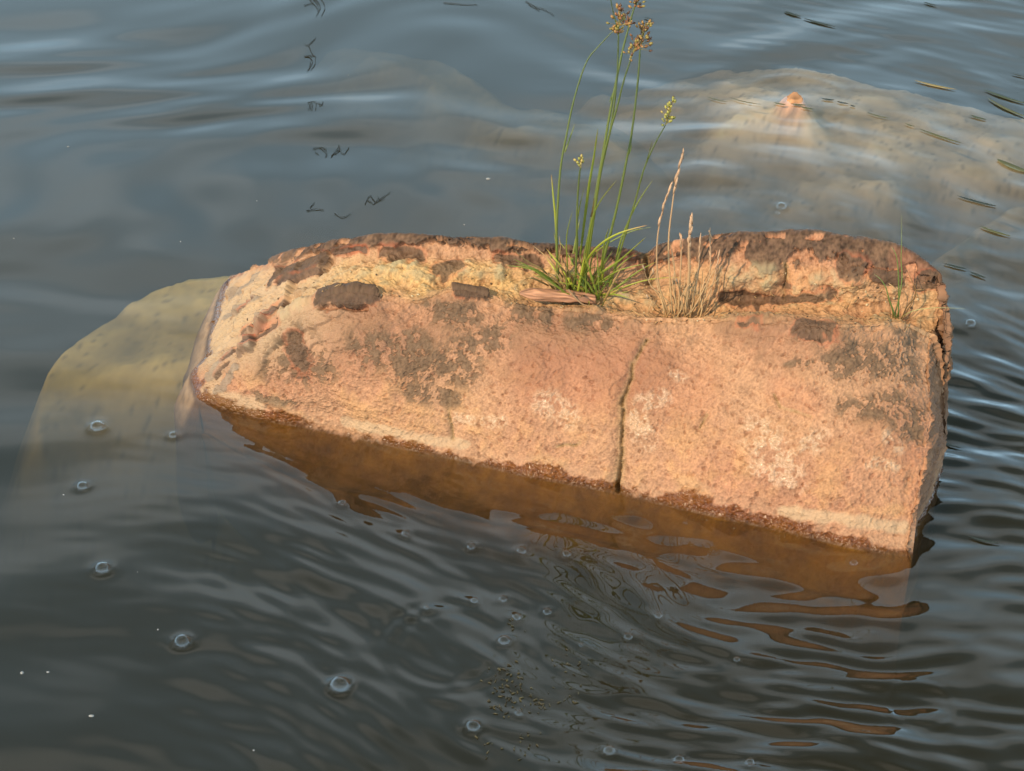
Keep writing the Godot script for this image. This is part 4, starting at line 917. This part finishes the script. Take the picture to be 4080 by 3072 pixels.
func build_floating() -> void:
	var flecks := [
		[Vector3(-0.5155, 0.0000, -1.6796), 0.0025, "largest white fleck, at the lower left edge"],
		[Vector3(-0.4885, 0.0000, -1.6811), 0.0015, "white fleck right beside the largest one at lower left"],
		[Vector3(-0.4309, 0.0000, -1.6113), 0.0020, "white fleck near the bottom left corner"],
		[Vector3(-0.3823, 0.0000, -1.7493), 0.0015, "white fleck beside the big clear bubble"],
		[Vector3(-0.4190, 0.0000, -1.8477), 0.0011, "tiny white fleck right of the greenish-glint bubble"],
		[Vector3(-0.2592, 0.0000, -1.5599), 0.0012, "white fleck at the bottom edge, left of centre"],
		[Vector3(-0.0355, 0.0000, -2.8036), 0.0031, "pale fleck behind the stone, left of the rush tuft"],
		[Vector3(-0.0689, 0.0000, -2.6602), 0.0017, "tiny fleck just behind the stone's top edge"],
		[Vector3(-0.4719, 0.0000, -2.6080), 0.0017, "tiny fleck behind the stone's left end"],
		[Vector3(-0.3755, 0.0000, -2.7283), 0.0014, "tiny fleck on blue water left of the stone's top"],
		[Vector3(-0.6860, 0.0000, -2.9105), 0.0015, "tiny fleck on blue water near the upper left"],
		[Vector3(-0.2705, 0.0000, -3.1726), 0.0015, "tiny fleck on blue water near the upper dark strands"],
		[Vector3(-0.7106, 0.0000, -2.6148), 0.0014, "tiny fleck at the left edge, above the submerged ledge"],
		[Vector3(-0.5288, 0.0000, -1.9973), 0.0014, "dark-rimmed fleck below the submerged ledge"]
	]
	var fm := plain(Color(0.27, 0.27, 0.26), 0.9, 0.2)
	for f in flecks:
		var p: Vector3 = f[0]
		var st := begin()
		lump(st, Vector3.ZERO, Vector3.UP, f[1] * 0.45, f[1], Color.WHITE, 5, 9)
		var o := put("white_fleck", st.commit(), fm)
		o.position = Vector3(p.x, wave(p.x, p.z) + f[1] * 0.1, p.z)
		o.scale = Vector3(1.0 + 0.3 * rng.randfn(), 1.0, 0.9).abs()
		tag(o, f[2], "fleck", "white flecks floating on the water")
	var pieces := [
		[Vector3(0.4784, 0.0000, -3.4398), Vector3(0.5065, 0.0000, -3.4152), 0.0041, 0, "short dark leaf piece at the upper right, end to end with a longer one"],
		[Vector3(0.5087, 0.0000, -3.4071), Vector3(0.5598, 0.0000, -3.3648), 0.0037, 0, "long dark leaf blade at the upper right, behind a shorter piece"],
		[Vector3(0.7302, 0.0000, -3.4815), Vector3(0.7508, 0.0000, -3.4626), 0.0026, 0, "small dark blade near the top right corner"],
		[Vector3(0.6607, 0.0000, -3.1527), Vector3(0.7257, 0.0000, -3.1206), 0.0034, 2, "yellow-brown leaf blade floating at the far rim of the tan shoal"],
		[Vector3(0.7679, 0.0000, -3.1206), Vector3(0.8328, 0.0000, -3.0664), 0.0034, 1, "dark green blade running out of the right edge, upper of a pair"],
		[Vector3(0.7687, 0.0000, -3.0889), Vector3(0.8215, 0.0000, -3.0119), 0.0034, 3, "olive blade running out of the right edge, lower of a pair"],
		[Vector3(0.7276, 0.0000, -3.0203), Vector3(0.7516, 0.0000, -3.0035), 0.0030, 1, "short olive piece below the pair of blades at the right edge"],
		[Vector3(0.4991, 0.0000, -3.0820), Vector3(0.5199, 0.0000, -3.0750), 0.0030, 0, "dark oval piece just right of the orange rock tip"],
		[Vector3(0.5229, 0.0000, -3.0698), Vector3(0.5401, 0.0000, -3.0595), 0.0026, 0, "second dark oval piece right of the orange rock tip"],
		[Vector3(0.5417, 0.0000, -3.0543), Vector3(0.5499, 0.0000, -3.0492), 0.0023, 0, "third and smallest dark oval piece right of the orange rock tip"],
		[Vector3(0.5652, 0.0000, -3.0271), Vector3(0.5980, 0.0000, -3.0052), 0.0019, 3, "thin brown bent blade over the middle of the tan shoal"],
		[Vector3(0.6186, 0.0000, -2.9869), Vector3(0.6325, 0.0000, -2.9737), 0.0019, 3, "short brown piece before a longer blade over the shoal"],
		[Vector3(0.6377, 0.0000, -2.9655), Vector3(0.6967, 0.0000, -2.9185), 0.0030, 3, "long olive-brown blade over the right part of the tan shoal"],
		[Vector3(0.7398, 0.0000, -2.8633), Vector3(0.7817, 0.0000, -2.8202), 0.0075, 3, "broad green leaf running out of the right edge"],
		[Vector3(0.6587, 0.0000, -2.7457), Vector3(0.7123, 0.0000, -2.7153), 0.0034, 0, "long dark blade right of and behind the stone"],
		[Vector3(0.6749, 0.0000, -2.6532), Vector3(0.7133, 0.0000, -2.6216), 0.0034, 3, "green blade over the tan patch at the right edge"],
		[Vector3(0.6026, 0.0000, -2.5442), Vector3(0.6337, 0.0000, -2.5299), 0.0030, 0, "dark blade right beside the stone's far top corner"],
		[Vector3(0.6361, 0.0000, -2.5221), Vector3(0.6561, 0.0000, -2.5055), 0.0030, 0, "dark blade piece next to the stone's far top corner, right of another"],
		[Vector3(0.3143, 0.0000, -3.0889), Vector3(0.3473, 0.0000, -3.0716), 0.0015, 3, "thin brown blade left of the orange rock tip"],
		[Vector3(0.3525, 0.0000, -3.0889), Vector3(0.4012, 0.0000, -3.0595), 0.0015, 3, "longer thin brown blade left of the orange rock tip"],
		[Vector3(0.4205, 0.0000, -3.0664), Vector3(0.4397, 0.0000, -3.0578), 0.0023, 3, "short brown piece under the orange rock tip, left one"],
		[Vector3(0.4475, 0.0000, -3.0612), Vector3(0.4721, 0.0000, -3.0561), 0.0026, 3, "brown piece right under the orange rock tip"],
		[Vector3(0.4619, 0.0000, -3.0509), Vector3(0.4814, 0.0000, -3.0407), 0.0026, 3, "brown piece under the orange rock tip, right one"],
		[Vector3(0.8277, 0.0000, -3.1854), Vector3(0.8542, 0.0000, -3.1690), 0.0023, 0, "thin dark blade at the right edge above the olive pair"],
		[Vector3(0.2294, 0.0000, -3.4091), Vector3(0.2466, 0.0000, -3.3990), 0.0019, 0, "small dark blade just right of the rush seed heads"],
		[Vector3(0.5231, 0.0000, -1.9153), Vector3(0.5575, 0.0000, -1.9039), 0.0019, 0, "thin dark blade on rippled water right of the stone's near corner"],
		[Vector3(0.5190, 0.0000, -2.1160), Vector3(0.5478, 0.0000, -2.0931), 0.0023, 0, "thin dark blade right of the stone's dark end face"]
	]
	var bm := plain(Color.WHITE, 0.4)
	bm.vertex_color_use_as_albedo = true
	var cols := [Color(0.022, 0.030, 0.018), Color(0.045, 0.060, 0.018), Color(0.30, 0.21, 0.06), Color(0.10, 0.095, 0.02)]
	for b in pieces:
		var a: Vector3 = b[0]
		var e: Vector3 = b[1]
		var at := (a + e) * 0.5
		var pts := PackedVector3Array()
		for k in 6:
			var q := a.lerp(e, k / 5.0) + (e - a).cross(Vector3.UP) * 0.05 * sin(PI * k / 5.0)
			q.y = wave(q.x, q.z) + 0.0022
			pts.append(q)
		var st := begin()
		var c: Color = cols[b[3]]
		blade(st, pts, b[2] * 1.7, c, c * 1.15, c * 0.9, at, 12, true, Vector3(0, 1, 0))
		var o := put("leaf_blade", st.commit(), bm)
		o.position = at
		tag(o, b[4], "leaf blade", "leaf blades floating behind and right of the stone")
	var clumps := [
		["dark wispy plant strands at the top edge, left of centre", [PackedVector3Array([Vector3(-0.3596, 0.0000, -3.4876), Vector3(-0.3452, 0.0000, -3.4571), Vector3(-0.3422, 0.0000, -3.4398)]), PackedVector3Array([Vector3(-0.3518, 0.0000, -3.4964), Vector3(-0.3384, 0.0000, -3.4571), Vector3(-0.3419, 0.0000, -3.4142)]), PackedVector3Array([Vector3(-0.3415, 0.0000, -3.4964), Vector3(-0.3299, 0.0000, -3.4571), Vector3(-0.3334, 0.0000, -3.4142)]), PackedVector3Array([Vector3(-0.3660, 0.0000, -3.4614), Vector3(-0.3565, 0.0000, -3.4701), Vector3(-0.3527, 0.0000, -3.4658)]), PackedVector3Array([Vector3(-0.3569, 0.0000, -3.4964), Vector3(-0.3422, 0.0000, -3.4614), Vector3(-0.3398, 0.0000, -3.4227)])]],
		["dark wispy plant strands, second clump below the top edge", [PackedVector3Array([Vector3(-0.3363, 0.0000, -3.3228), Vector3(-0.3456, 0.0000, -3.2945), Vector3(-0.3523, 0.0000, -3.2969)]), PackedVector3Array([Vector3(-0.3456, 0.0000, -3.2945), Vector3(-0.3362, 0.0000, -3.2586), Vector3(-0.3307, 0.0000, -3.2508)]), PackedVector3Array([Vector3(-0.3484, 0.0000, -3.2492), Vector3(-0.3381, 0.0000, -3.2429), Vector3(-0.3376, 0.0000, -3.1964)]), PackedVector3Array([Vector3(-0.3420, 0.0000, -3.2508), Vector3(-0.3336, 0.0000, -3.2273), Vector3(-0.3402, 0.0000, -3.1888)]), PackedVector3Array([Vector3(-0.3307, 0.0000, -3.2508), Vector3(-0.3292, 0.0000, -3.2195), Vector3(-0.3337, 0.0000, -3.1964)]), PackedVector3Array([Vector3(-0.3490, 0.0000, -3.2492), Vector3(-0.3390, 0.0000, -3.2531), Vector3(-0.3290, 0.0000, -3.2508)])]],
		["small comb-like clump of dark strands, third below the top edge", [PackedVector3Array([Vector3(-0.3282, 0.0000, -3.0629), Vector3(-0.3178, 0.0000, -3.0680), Vector3(-0.3038, 0.0000, -3.0558)]), PackedVector3Array([Vector3(-0.3249, 0.0000, -3.0593), Vector3(-0.3247, 0.0000, -3.0380)]), PackedVector3Array([Vector3(-0.3202, 0.0000, -3.0593), Vector3(-0.3198, 0.0000, -3.0344)]), PackedVector3Array([Vector3(-0.3140, 0.0000, -3.0593), Vector3(-0.3136, 0.0000, -3.0380)]), PackedVector3Array([Vector3(-0.3038, 0.0000, -3.0680), Vector3(-0.3052, 0.0000, -3.0572), Vector3(-0.3088, 0.0000, -3.0522)]), PackedVector3Array([Vector3(-0.3230, 0.0000, -3.0629), Vector3(-0.3225, 0.0000, -3.0415)])]],
		["wide clump of dark wispy strands upper left, fourth from top", [PackedVector3Array([Vector3(-0.3077, 0.0000, -2.9031), Vector3(-0.2933, 0.0000, -2.9097), Vector3(-0.2850, 0.0000, -2.8978), Vector3(-0.2849, 0.0000, -2.8768)]), PackedVector3Array([Vector3(-0.3024, 0.0000, -2.8925), Vector3(-0.2968, 0.0000, -2.8846)]), PackedVector3Array([Vector3(-0.2775, 0.0000, -2.8768), Vector3(-0.2705, 0.0000, -2.9031), Vector3(-0.2651, 0.0000, -2.9110)]), PackedVector3Array([Vector3(-0.2685, 0.0000, -2.9164), Vector3(-0.2656, 0.0000, -2.9044), Vector3(-0.2713, 0.0000, -2.8846)]), PackedVector3Array([Vector3(-0.2522, 0.0000, -2.9097), Vector3(-0.2576, 0.0000, -2.8879), Vector3(-0.2640, 0.0000, -2.8945)]), PackedVector3Array([Vector3(-0.2962, 0.0000, -2.9077), Vector3(-0.2860, 0.0000, -2.8912), Vector3(-0.2861, 0.0000, -2.8768)]), PackedVector3Array([Vector3(-0.2764, 0.0000, -2.8814), Vector3(-0.2687, 0.0000, -2.8978), Vector3(-0.2628, 0.0000, -2.8991)])]],
		["clump of dark wispy strands nearest the stone, left of its top", [PackedVector3Array([Vector3(-0.2156, 0.0000, -2.7186), Vector3(-0.2120, 0.0000, -2.7397), Vector3(-0.2072, 0.0000, -2.7445)]), PackedVector3Array([Vector3(-0.2129, 0.0000, -2.7306), Vector3(-0.2038, 0.0000, -2.7204)]), PackedVector3Array([Vector3(-0.2079, 0.0000, -2.7427), Vector3(-0.1998, 0.0000, -2.7246), Vector3(-0.1907, 0.0000, -2.7397), Vector3(-0.1808, 0.0000, -2.7543)]), PackedVector3Array([Vector3(-0.2029, 0.0000, -2.7186), Vector3(-0.1969, 0.0000, -2.7336)]), PackedVector3Array([Vector3(-0.1978, 0.0000, -2.7397), Vector3(-0.1930, 0.0000, -2.7306), Vector3(-0.1877, 0.0000, -2.7366)])]],
		["faint thin strands on pale blue water, beside the clump nearest the stone", [PackedVector3Array([Vector3(-0.2996, 0.0000, -2.6965), Vector3(-0.2860, 0.0000, -2.7024), Vector3(-0.2745, 0.0000, -2.7001)]), PackedVector3Array([Vector3(-0.2955, 0.0000, -2.7084), Vector3(-0.2904, 0.0000, -2.7228)]), PackedVector3Array([Vector3(-0.2584, 0.0000, -2.6906), Vector3(-0.2455, 0.0000, -2.6788), Vector3(-0.2340, 0.0000, -2.6918)])]],
		["thin dark lines at the top edge, left of the rush seed heads", [PackedVector3Array([Vector3(-0.1211, 0.0000, -3.4762), Vector3(-0.0902, 0.0000, -3.4692), Vector3(-0.0612, 0.0000, -3.4675)]), PackedVector3Array([Vector3(0.0242, 0.0000, -3.4876), Vector3(0.0445, 0.0000, -3.4605), Vector3(0.0563, 0.0000, -3.4519), Vector3(0.0735, 0.0000, -3.4261)]), PackedVector3Array([Vector3(0.0293, 0.0000, -3.4745), Vector3(0.0494, 0.0000, -3.4441)])]]
	]
	var sm := plain(Color(0.018, 0.020, 0.016), 0.6)
	for c in clumps:
		var first: PackedVector3Array = c[1][0]
		var at: Vector3 = first[0]
		var t := thing("strand_clump", c[0], "plant strands", Vector3(at.x, 0, at.z), "wispy strands floating upper left")
		for path in c[1]:
			var pts := PackedVector3Array()
			for k in 7:
				var q := spline(path, k / 6.0)
				q.y = wave(q.x, q.z) + 0.0012
				pts.append(q)
			var st := begin()
			tube(st, pts, 0.0007, 0.0004, Color.WHITE, Color.WHITE, 12, 5, t.position)
			put("strand", st.commit(), sm, t)
	# the brown crumbs below the middle of the picture
	var places := PackedVector3Array([Vector3(-0.0058, 0.0000, -1.6699), Vector3(-0.0152, 0.0000, -1.6460), Vector3(-0.0037, 0.0000, -1.6524), Vector3(0.0090, 0.0000, -1.6619), Vector3(-0.0057, 0.0000, -1.6289), Vector3(0.0047, 0.0000, -1.6320), Vector3(0.0214, 0.0000, -1.6242), Vector3(0.0351, -0.0000, -1.6335), Vector3(-0.0270, 0.0000, -1.5682), Vector3(0.0148, -0.0000, -1.5727), Vector3(0.0077, 0.0000, -1.5667), Vector3(-0.0080, -0.0000, -1.6827), Vector3(0.0564, -0.0000, -1.7007), Vector3(0.0688, 0.0000, -1.6844), Vector3(0.0613, 0.0000, -1.6382), Vector3(-0.0005, 0.0000, -1.7611), Vector3(-0.0238, 0.0000, -1.6619), Vector3(-0.0036, 0.0000, -1.6211), Vector3(-0.0130, 0.0000, -1.6304), Vector3(0.0320, 0.0000, -1.6366)])
	var st := begin()
	for k in 150:
		var p: Vector3 = places[k % places.size()] + Vector3(rng.randfn() * 0.0075, 0, rng.randfn() * 0.010)
		p.y = wave(p.x, p.z) + 0.0008
		var ax := Vector3(rng.randfn(), 0.15 * rng.randfn(), rng.randfn()).normalized()
		lump(st, p, ax, rng.randf_range(0.0008, 0.0034), rng.randf_range(0.0004, 0.0011), Color(0.055, 0.045, 0.018) * rng.randf_range(0.4, 1.4), 3, 5)
	var dm := plain(Color.WHITE, 0.8)
	dm.vertex_color_use_as_albedo = true
	var d := put("floating_debris", st.commit(), dm)
	tag(d, "loose brown plant crumbs floating below the stone's crack, lower centre", "debris", "", "stuff")


# ---------------------------------------------------------------- all of it
func _ready() -> void:
	rng.seed = 20240611
	var cam := Camera3D.new()
	cam.name = "camera"
	cam.position = Vector3(0.0, 1.45, 0.0)
	cam.rotation_degrees = Vector3(-33.0, 0.0, 0.0)
	cam.fov = 20.9
	cam.near = 0.05
	cam.far = 600.0
	add_child(cam)
	cam.current = true

	var sky := ProceduralSkyMaterial.new()
	sky.sky_top_color = Color(0.064, 0.080, 0.078).linear_to_srgb()
	sky.sky_horizon_color = Color(0.47, 0.70, 0.87).linear_to_srgb()
	sky.sky_curve = 0.36
	sky.ground_bottom_color = Color(0.08, 0.08, 0.07).linear_to_srgb()
	sky.ground_horizon_color = Color(0.35, 0.38, 0.38).linear_to_srgb()
	sky.sun_angle_max = 6.0
	sky.sky_energy_multiplier = 1.75
	var cn := noise(9, 1.0, 4)
	var cw := 1024
	var chh := 512
	var cloud := PackedByteArray()
	cloud.resize(cw * chh * 4)
	for j in chh:
		var e := PI * (0.5 - (j + 0.5) / chh)
		for i in cw:
			var a := TAU * (i + 0.5) / cw
			var q := Vector3(cos(e) * cos(a), sin(e), cos(e) * sin(a))
			var v := cn.get_noise_3d(q.x * 2.2 + 3.0, q.y * 4.5, q.z * 2.2)
			var m := smoothstep(-0.10, 0.42, v + 0.30 * (q.y - 0.50)) * smoothstep(0.05, 0.35, q.y)
			var k := (j * cw + i) * 4
			cloud[k] = 206; cloud[k + 1] = 196; cloud[k + 2] = 182
			cloud[k + 3] = int(255.0 * m)
	sky.sky_cover = ImageTexture.create_from_image(Image.create_from_data(cw, chh, false, Image.FORMAT_RGBA8, cloud))
	sky.sky_cover_modulate = Color(1, 1, 1, 0.46)
	var env := Environment.new()
	env.background_mode = Environment.BG_SKY
	env.sky = Sky.new()
	env.sky.sky_material = sky
	env.tonemap_mode = Environment.TONE_MAPPER_LINEAR
	env.tonemap_exposure = 1.0
	env.volumetric_fog_enabled = true
	env.volumetric_fog_density = 0.0
	env.sdfgi_enabled = true
	env.ssao_enabled = true
	env.ssil_enabled = true
	var we := WorldEnvironment.new()
	we.name = "environment"
	we.environment = env
	add_child(we)
	var sun := DirectionalLight3D.new()
	sun.name = "sun"
	sun.light_energy = 1.5
	sun.light_color = Color(1.0, 0.90, 0.76)
	sun.light_angular_distance = 0.5
	sun.shadow_enabled = true
	add_child(sun)
	sun.look_at_from_position(Vector3(-0.55, 0.60, 0.58), Vector3.ZERO)

	swell.seed = 5; swell.frequency = 1.0; swell.noise_type = FastNoiseLite.TYPE_SIMPLEX_SMOOTH; swell.fractal_type = FastNoiseLite.FRACTAL_NONE
	chop.seed = 6; chop.frequency = 1.0; chop.noise_type = FastNoiseLite.TYPE_SIMPLEX_SMOOTH; chop.fractal_type = FastNoiseLite.FRACTAL_NONE
	ripple.seed = 7; ripple.frequency = 1.0; ripple.noise_type = FastNoiseLite.TYPE_SIMPLEX_SMOOTH; ripple.fractal_type = FastNoiseLite.FRACTAL_NONE
	patch.seed = 8; patch.frequency = 1.0; patch.noise_type = FastNoiseLite.TYPE_SIMPLEX_SMOOTH; patch.fractal_type = FastNoiseLite.FRACTAL_NONE
	var ra := Vector3(-0.0682, 0.0000, -1.7185)
	var rb := Vector3(0.4577, 0.0000, -3.0854)
	var rc := Vector3(0.4216, 0.0000, -1.6268)
	rings = [[ra.x, ra.z, 0.066, 0.00020, 0.022], [rb.x, rb.z, 0.085, 0.00022, 0.03], [rc.x, rc.z, 0.035, 0.00025, 0.016]]
	bubbles = [
		[Vector3(-0.5123, 0.0000, -2.1377), 0.0105, "clear bubble over the pale submerged ledge, larger of the two there"],
		[Vector3(-0.4163, -0.0000, -2.1209), 0.0063, "small flat bubble over the submerged ledge, close to the stone's left end"],
		[Vector3(-0.5092, 0.0000, -2.0134), 0.0079, "grey bubble just below the submerged pale ledge at left"],
		[Vector3(-0.4587, 0.0000, -1.8528), 0.0101, "bubble with a greenish glint on dark water, below the submerged ledge"],
		[Vector3(-0.3530, 0.0000, -1.7283), 0.0106, "big clear bubble on smooth dark water, between the greenish-glint one and the largest"],
		[Vector3(-0.1791, 0.0000, -1.6575), 0.0127, "largest clear bubble of all, alone on smooth dark water"],
		[Vector3(-0.0391, 0.0000, -1.5927), 0.0091, "double-ringed bubble below the floating brown debris"],
		[Vector3(0.0975, 0.0000, -1.5591), 0.0076, "flat grey bubble at the bottom edge, right of the double-ringed one"],
		[Vector3(0.1670, 0.0000, -1.5492), 0.0071, "bubble at the bottom edge, middle of a row of three"],
		[Vector3(0.2371, 0.0000, -1.5428), 0.0061, "bubble at the bottom edge, rightmost of a row of three"],
		[Vector3(-0.1985, 0.0000, -1.9787), 0.0060, "bluish bubble among thin orange reflections left of centre"],
		[Vector3(-0.1223, 0.0000, -1.9212), 0.0059, "small bubble on a narrow orange reflection, right of the bluish one"],
		[Vector3(-0.0464, 0.0000, -1.8951), 0.0058, "leftmost of three bubbles in a row below the stone's crack"],
		[Vector3(0.0110, 0.0000, -1.8861), 0.0069, "middle one of three bubbles in a row below the stone's crack"],
		[Vector3(0.0618, 0.0000, -1.8801), 0.0068, "rightmost of three bubbles in a row below the stone's crack"],
		[Vector3(-0.0412, 0.0000, -1.7992), 0.0051, "small bubble left of a short orange reflection above the ring ripple"],
		[Vector3(-0.0097, 0.0000, -1.8031), 0.0056, "small bubble on the right end of a short orange reflection"],
		[Vector3(0.0050, 0.0000, -1.7709), 0.0061, "left one of a bubble pair over a dark trough"],
		[Vector3(0.0384, 0.0000, -1.7805), 0.0061, "right one of a bubble pair over a dark trough"],
		[Vector3(-0.0084, 0.0000, -1.7298), 0.0080, "bright bubble at the right rim of the ring ripple"],
		[Vector3(-0.0936, 0.0000, -1.7836), 0.0036, "tiny dark bubble above the ring ripple"],
		[Vector3(0.1592, 0.0000, -1.7711), 0.0056, "bubble on an orange streak below the right half of the stone"],
		[Vector3(0.1249, 0.0000, -1.7374), 0.0060, "bubble on grey water between two orange streaks, right of the pair"],
		[Vector3(0.0066, 0.0000, -1.6134), 0.0048, "dull bubble at the lower rim of the brown debris"],
		[Vector3(0.2376, 0.0000, -1.6961), 0.0045, "bluish small bubble beside the lower right orange streaks"],
		[Vector3(0.3861, 0.0000, -1.8718), 0.0064, "clear bubble over the amber water by the stone's right corner"],
		[Vector3(0.3950, 0.0000, -2.7130), 0.0089, "dark bubble behind the stone, larger of the two there"],
		[Vector3(0.3875, 0.0000, -2.6936), 0.0041, "tiny dark bubble behind the stone, beside a larger one"],
		[Vector3(0.6103, 0.0000, -2.3781), 0.0082, "dark bluish bubble right of the stone"],
		[Vector3(0.0737, 0.0000, -1.7236), 0.0032, "tiny bubble right of the debris, under the bubble pair"]
	]

	build_water()
	build_stone()
	shoal("submerged_ledge", "pale olive ledge under water off the stone's left end", PackedVector3Array([Vector3(-0.3083, -0.0400, -2.5957), Vector3(-0.3920, -0.0350, -2.5777), Vector3(-0.4287, -0.0400, -2.5785), Vector3(-0.4651, -0.0450, -2.5767), Vector3(-0.4957, -0.0470, -2.5592), Vector3(-0.5205, -0.0500, -2.5385), Vector3(-0.5477, -0.0520, -2.5026), Vector3(-0.5717, -0.0550, -2.4666), Vector3(-0.5930, -0.0580, -2.4326), Vector3(-0.6106, -0.0600, -2.3954), Vector3(-0.6192, -0.0620, -2.3659), Vector3(-0.6239, -0.0650, -2.3363), Vector3(-0.6262, -0.0700, -2.3125), Vector3(-0.6264, -0.0750, -2.2846), Vector3(-0.6198, -0.0850, -2.2561), Vector3(-0.6015, -0.1150, -2.2623), Vector3(-0.5549, -0.1450, -2.2627), Vector3(-0.4752, -0.1600, -2.2521), Vector3(-0.3803, -0.1500, -2.2329), Vector3(-0.2827, -0.1500, -2.2277), Vector3(-0.2074, -0.1700, -2.2714), Vector3(-0.2424, -0.1300, -2.3557), Vector3(-0.2863, -0.0900, -2.4574)]), -0.050, 0.13, 0.004, 2.0, Color(0.57, 0.405, 0.12), 101)
	shoal("submerged_rock", "tan rock shoal under water behind the stone, its orange tip just breaking the surface", PackedVector3Array([Vector3(0.0906, -0.1400, -3.2482), Vector3(0.2393, -0.1100, -3.3707), Vector3(0.4015, -0.0850, -3.3799), Vector3(0.5256, -0.0700, -3.3411), Vector3(0.6280, -0.0650, -3.2753), Vector3(0.7422, -0.0650, -3.2056), Vector3(0.8473, -0.0650, -3.1417), Vector3(1.0128, -0.0700, -3.0712), Vector3(0.9265, -0.0900, -2.9162), Vector3(0.7463, -0.0750, -2.9344), Vector3(0.6570, -0.0650, -2.9738), Vector3(0.5636, -0.0650, -2.8872), Vector3(0.4997, -0.0900, -2.8778), Vector3(0.3605, -0.1200, -2.9107), Vector3(0.2078, -0.1400, -3.0513)]), -0.030, 0.30, 0.026, 0.7, Color(0.76, 0.57, 0.33), 111, Vector3(0.4562, 0.0000, -3.0854))
	shoal("submerged_rock", "deep yellowish rock under water behind the rush tuft", PackedVector3Array([Vector3(-0.3311, -0.1400, -3.5872), Vector3(-0.1737, -0.1200, -3.5215), Vector3(-0.0706, -0.1100, -3.4094), Vector3(-0.0048, -0.1100, -3.2860), Vector3(0.1227, -0.1200, -3.2703), Vector3(0.2475, -0.1300, -3.2189), Vector3(0.3273, -0.1500, -3.0217), Vector3(0.2342, -0.1700, -2.9643), Vector3(0.0183, -0.1700, -3.0433), Vector3(-0.1232, -0.1600, -3.2088), Vector3(-0.2250, -0.1500, -3.3515)]), -0.056, 0.20, 0.026, 0.6, Color(0.66, 0.50, 0.22), 121)
	shoal("submerged_rock", "tan rock patch under water at the right edge of the view", PackedVector3Array([Vector3(0.6423, -0.0900, -2.7035), Vector3(0.6918, -0.0800, -2.7734), Vector3(0.7933, -0.0750, -2.8725), Vector3(0.9004, -0.0800, -2.9678), Vector3(0.9817, -0.1200, -2.8282), Vector3(0.8614, -0.1600, -2.7137), Vector3(0.7266, -0.1500, -2.7450)]), -0.038, 0.18, 0.015, 0.9, Color(0.66, 0.48, 0.25), 131)
	build_rush()
	build_dry_grass()
	build_sprig()
	build_wood()
	build_crumbs()
	build_bubbles()
	build_floating()
